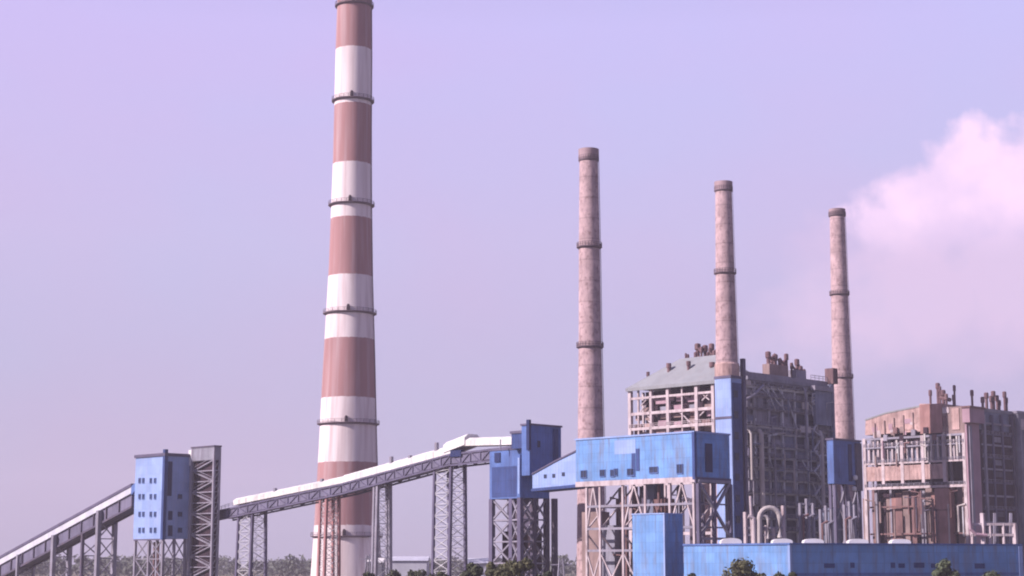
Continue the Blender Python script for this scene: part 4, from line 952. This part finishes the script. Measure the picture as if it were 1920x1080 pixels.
# blue box tower
BT = Frame(1246, 1000, 408)
ubt, _ = BT.U(1186, 1000); vbt, _ = BT.V(1281, 1000); _, zbt = BT.U(1246, 964)
t = thing('box_tower', 'plain bright blue box tower at the left end of the low blue building', 'tower', BT.C)
MB().box(BT, 0, ubt, 0, vbt, 0, zbt).build('wall', M['blue'], t)
MB().box(BT, -.15, ubt+.15, -.15, vbt+.15, zbt+.003, zbt+.3).build('roof', M['blue_pale'], t)
MB().box(BT, -.08, .35, -.08, .35, 0, zbt-.05).build('corner_trim', M['blue_pale'], t)

# ------------------------------------------------------------------ pipework behind the low building
def plane_pt(px, py, Y): return at(px, py, Y)
t = thing('pipe_rack', 'curved pale pipes arching over a steel rack behind the sunlit wing of the low building', 'pipework', at(1440, 1040, 440))
Yp = 440
def arch(x0, x1, ytop, ybot, r_):
    pts = [plane_pt(x0, ybot+60, Yp)]
    for i in range(9):
        a = math.pi*i/8; pts.append(plane_pt((x0+x1)/2 - (x1-x0)/2*math.cos(a), ytop + (x1-x0)/2*(1-math.sin(a)), Yp))
    pts.append(plane_pt(x1, ybot, Yp)); return MB().tube(pts, r_)
arch(1424, 1462, 952, 1008, .65).build('pipe', M['pipe_pale'], t); arch(1424, 1440, 967, 1010, .4).build('pipe', M['pipe_pale'], t)
MB().tube([at(1403, 968, Yp), at(1413, 972, Yp), at(1416, 1060, Yp)], .55).build('pipe', M['steel_pale'], t)
MB().tube([at(1407, 930, Yp+1), at(1413, 1060, Yp+1)], .35).build('pipe', M['steel_pale'], t)
for px, top in ((1468, 948), (1397, 960), (1436, 985), (1450, 990)): p = at(px, top, Yp+2); MB().beam(Vector((p.x, p.y, 0)), p, .75).build('post', M['steel_pale'], t)
a, b = at(1395, 990, Yp+2), at(1470, 990, Yp+2); MB().beam(a, b, .5).build('beam', M['steel_mid'], t)
a, b = at(1395, 1003, Yp+2), at(1470, 1003, Yp+2); MB().beam(a, b, .5).build('beam', M['steel_mid'], t)
for k, (px, top, hw) in enumerate(((1512, 935, 12), (1548, 948, 10), (1592, 940, 9))):
    Yq = 470+k*8
    lab = ('grey steel frame with vertical pipes close in front of the dark boiler wall', 'narrow grey pipe frame between the boiler wall and the dark blue block', 'grey Y braced pipe frame below the dark blue block')[k]
    t = thing('pipe_stand', lab, 'pipework', at(px, 1040, Yq))
    for dx in (-hw, 0, hw):
        p = at(px+dx, top+abs(dx)*.7, Yq); MB().beam(Vector((p.x, p.y, 0)), p, .7).build('post', M['steel_mid'], t)
    for dy in (10, 30, 52): MB().beam(at(px-hw, top+dy, Yq), at(px+hw, top+dy, Yq), .4).build('beam', M['steel_mid'], t)
    for dx in (-6, 5): p = at(px+dx, top+34, Yq-1.5); MB().tube([Vector((p.x, p.y, 0)), p, p+Vector((1.5, .8, .6))], .4).build('pipe', M['steel_mid' if dx > 0 else 'steel_brown'], t)
t = thing('pipe_bridge', 'pale pipe bridge on posts at the right, behind the shaded wall of the low building', 'pipework', at(1868, 1040, 430)); Yq = 430
for px in (1822, 1842, 1856, 1881, 1902):
    p = at(px, {1842: 962}.get(px, 982), Yq); MB().beam(Vector((p.x, p.y, 0)), p, .9 if px in (1842, 1902) else .55).build('post', M['steel_pale'], t)
for y_ in (983, 1003): MB().beam(at(1820, y_, Yq), at(1904, y_, Yq), .6).build('beam', M['steel_pale'], t)
MB().tube([at(1818, 972, Yq-1), at(1820, 992, Yq-1), at(1830, 1002, Yq-1), at(1850, 1004, Yq-1)], .45).build('pipe', M['mauve_wall'], t)
for px in (1865, 1895): MB().beam(at(px, 962, Yq+3), at(px, 1060, Yq+3), .6).build('post', M['steel_mid'], t)

# ------------------------------------------------------------------ low sheds seen beyond the conveyor
GS = 'low sheds around the chimney foot'
def shed(label, px0, px1, pyt, Y, mat, wallmat, depth=20):
    a, b = at(px0, pyt, Y), at(px1, pyt, Y); z = a.z
    t = thing('shed', label, 'shed', ((a.x+b.x)/2, Y), GS)
    h = 1.6
    MB().quadbox([Vector((a.x, Y, 0)), Vector((b.x, Y, 0)), Vector((b.x, Y+depth, 0)), Vector((a.x, Y+depth, 0)), Vector((a.x, Y, z-h)), Vector((b.x, Y, z-h)), Vector((b.x, Y+depth, z-h)), Vector((a.x, Y+depth, z-h))]).build('wall', wallmat, t)
    MB().prism([Vector((a.x-.5, Y-.5, z-h+.01)), Vector((a.x-.5, Y+depth/2, z)), Vector((a.x-.5, Y+depth+.5, z-h+.01))], Vector((b.x-a.x+1, 0, 0))).build('roof', mat, t)
    n = max(2, int((b.x-a.x)/5))
    for k in range(n):
        x = a.x + (b.x-a.x)*(k+.5)/n; MB().quadbox([Vector((x-.8, Y-.1, 2)), Vector((x+.8, Y-.1, 2)), Vector((x+.8, Y-.004, 2)), Vector((x-.8, Y-.004, 2)), Vector((x-.8, Y-.1, 4)), Vector((x+.8, Y-.1, 4)), Vector((x+.8, Y-.004, 4)), Vector((x-.8, Y-.004, 4))]).build('window', M['window'], t)
shed('long pale roofed shed between the striped chimney and the tallest trestle', 728, 800, 1043, 640, M['lilac_sheet'], M['lilac_sheet'])
shed('small pale roofed shed at the right foot of the striped chimney', 690, 716, 1046, 600, M['white_vent'], M['grey_panel'], 12)
shed('pale shed behind the trees below the tallest trestle', 874, 912, 1046, 520, M['lilac_sheet'], M['lilac_sheet'], 14)
# small latticed switchyard mast right of the chimney foot
for px, pyt, Y, lab in ((706, 1000, 610, 'thin lattice mast in front of the right side of the striped chimney foot'), (690, 1040, 600, 'shorter lattice mast close left of the thin one by the striped chimney'), (1052, 1047, 430, 'small lattice mast under the pale blue wedge gallery')):
    c = at(px, pyt, Y); t = thing('lattice_mast', lab, 'mast', (c.x, c.y), 'lattice masts'); m = MB()
    legs = [Vector((c.x+sx, c.y+sy, 0)) for sx, sy in ((-1.4, -1.4), (1.4, -1.4), (1.4, 1.4), (-1.4, 1.4))]
    for i in range(4):
        tp = Vector((c.x, c.y, c.z)) + (legs[i]-Vector((c.x, c.y, 0)))*.3; m.beam(legs[i], tp, .25)
        j = (i+1) % 4; tq = Vector((c.x, c.y, c.z)) + (legs[j]-Vector((c.x, c.y, 0)))*.3; lattice(m, legs[i], tp, legs[j], tq, 6, .16)
    m.build('mast_frame', M['steel_mid'], t)
    MB().beam(Vector((c.x-2.5, c.y, c.z-1.5)), Vector((c.x+2.5, c.y, c.z-1.5)), .3).build('cross_arm', M['steel_mid'], t)

# ------------------------------------------------------------------ trees
def crown_mesh(mb, cx, cy, z0, z1, rx, n, leaf, seed, flat=1.0):
    r = random.Random(seed); clumps = []
    nc = 16
    for k in range(nc):
        a = r.uniform(0, 2*math.pi); h = r.random(); rr = rx*math.sqrt(r.random())*(.95 - .55*abs(h-.42))
        clumps.append((cx+rr*math.cos(a), cy+rr*math.sin(a), z0+(z1-z0)*(.1+.8*h), rx*r.uniform(.22, .42)))
    for k in range(n):
        c = r.choice(clumps); v = Vector((r.gauss(0, 1), r.gauss(0, 1), r.gauss(0, .8))).normalized()*c[3]*r.uniform(.55, 1.08)
        p = Vector((c[0], c[1], c[2])) + v; p.z = max(z0*.8, p.z)
        nrm = (v.normalized() + Vector((r.uniform(-.7, .7), r.uniform(-.7, .7), r.uniform(-.5, .9)))).normalized()
        a = nrm.cross(Vector((r.uniform(-1, 1), r.uniform(-1, 1), r.uniform(-1, 1)))).normalized(); b = nrm.cross(a)
        s = leaf*r.uniform(.6, 1.3); i = len(mb.v)
        mb.v += [p+a*s, p+b*s*.6, p-a*s, p-b*s*.6]; mb.f.append((i, i+1, i+2, i+3))
    return clumps
def tree(label, px, pytop, Y, width_px, mat, seed, group='trees in front of the plant', n=3200, leaf=.38, low=.25, name='tree'):
    p = at(px, pytop, Y); c = Vector((p.x, p.y, 0)); H = p.z; rx = width_px/FPX*Y/2
    t = thing(name, label, 'tree' if name == 'tree' else 'bush', c, group)
    mb = MB(); cl = crown_mesh(mb, c.x, c.y, H*low, H*.97, rx, n, leaf, seed)
    o0 = c; me = bpy.data.meshes.new('crown'); me.from_pydata([tuple(q-o0) for q in mb.v], [], mb.f); me.materials.append(mat)
    o = bpy.data.objects.new('crown', me); COL.objects.link(o); o.parent = t
    r = random.Random(seed+1); lean = Vector((r.uniform(-.4, .4), r.uniform(-.4, .4), 0))
    tk = MB().tube([c, c+UP*H*.2+lean*.5, c+UP*H*.45+lean, c+UP*H*.75+lean*1.2], [H*.028, H*.021, H*.015, H*.006], 8)
    for q in cl[:7]: tk.tube([c+UP*H*.3+lean*.7, (c+UP*H*.4+lean+Vector(q[:3]))/2, Vector(q[:3])], [H*.011, H*.007, H*.003], 6)
    tk.build('trunk', M['bark'], t)
    return t
tree('rounded dark tree nearest the foot of the tallest trestle', 880, 1046, 330, 75, M['leaf_dark'], 1)
tree('olive tree with uneven top right of the rounded dark one', 935, 1049, 345, 60, M['leaf_olive'], 2)
tree('fullest olive tree in front of the dark transfer tower legs', 975, 1042, 340, 72, M['leaf_olive'], 3)
tree('small dark tree at the right end of the clump below the transfer tower', 1017, 1056, 335, 45, M['leaf_dark'], 4)
tree('bushy olive tree in front of the sunlit wing of the low blue building', 1392, 1046, 340, 88, M['leaf_olive'], 5, n=3600)
tree('low dark tree between the box tower and the bushy olive tree', 1308, 1066, 320, 44, M['leaf_dark'], 6)
tree('grey green tree against the shaded wall of the low blue building', 1772, 1042, 350, 60, M['leaf_grey'], 8)
tree('low spreading grey green tree near the right edge', 1868, 1062, 345, 90, M['leaf_grey'], 9)
tree('low tree right of the bushy olive tree, under the low building corner', 1470, 1066, 335, 60, M['leaf_dark'], 10)
for k, (px, top, w) in enumerate(((700, 1064, 40), (738, 1066, 50), (778, 1063, 46), (818, 1066, 50))):
    tree(('dark low bush below the right foot of the striped chimney', 'dark low bush below the left end of the long pale shed', 'dark low bush below the middle of the long pale shed', 'dark low bush at the foot of the tallest trestle')[k], px, top, 420, w, M['leaf_dark'], 30+k, group='low bushes along the shed', n=1800, leaf=.42, low=.1, name='bush')

# far wood on the horizon: one mass nobody could count
mb = MB(); r = random.Random(99)
for k in range(340):
    Y = r.uniform(1400, 2200); x = r.uniform(-.36, .36)*Y; H = 13.5 + r.uniform(-2, 3) + (Y/1100)*1.5 + 3*math.sin(x*.02)*math.sin(x*.007+1); rx = r.uniform(7, 15)
    crown_mesh(mb, x, Y, 1.0, H, rx, 170, 1.9, k+500)
me = bpy.data.meshes.new('far_wood'); me.from_pydata([tuple(q) for q in mb.v], [], mb.f); me.materials.append(M['leaf_far'])
fw = bpy.data.objects.new('far_wood', me); COL.objects.link(fw); fw['kind'] = 'stuff'; fw['label'] = 'hazy dark treeline along the horizon'; fw['category'] = 'wood'

# ------------------------------------------------------------------ haze
hz = MB(); X0, X1, Y0, Y1, Z0, Z1 = -3050, 3050, -450, 5050, -1.0, 262.0
hz.quadbox([Vector(p) for p in ((X0, Y0, Z0), (X1, Y0, Z0), (X1, Y1, Z0), (X0, Y1, Z0), (X0, Y0, Z1), (X1, Y0, Z1), (X1, Y1, Z1), (X0, Y1, Z1))])
m = bpy.data.materials.new('haze_air'); m.use_nodes = True; n = m.node_tree.nodes; n.clear()
o_ = n.new('ShaderNodeOutputMaterial'); pv = n.new('ShaderNodeVolumePrincipled'); pv.inputs['Color'].default_value = (0.86, 0.80, 0.95, 1); pv.inputs['Density'].default_value = 0.00013; pv.inputs['Anisotropy'].default_value = 0.0
m.node_tree.links.new(pv.outputs[0], o_.inputs['Volume'])
h_ = hz.build('haze', m); h_['kind'] = 'stuff'; h_['label'] = 'thin pale violet haze over the whole plant'
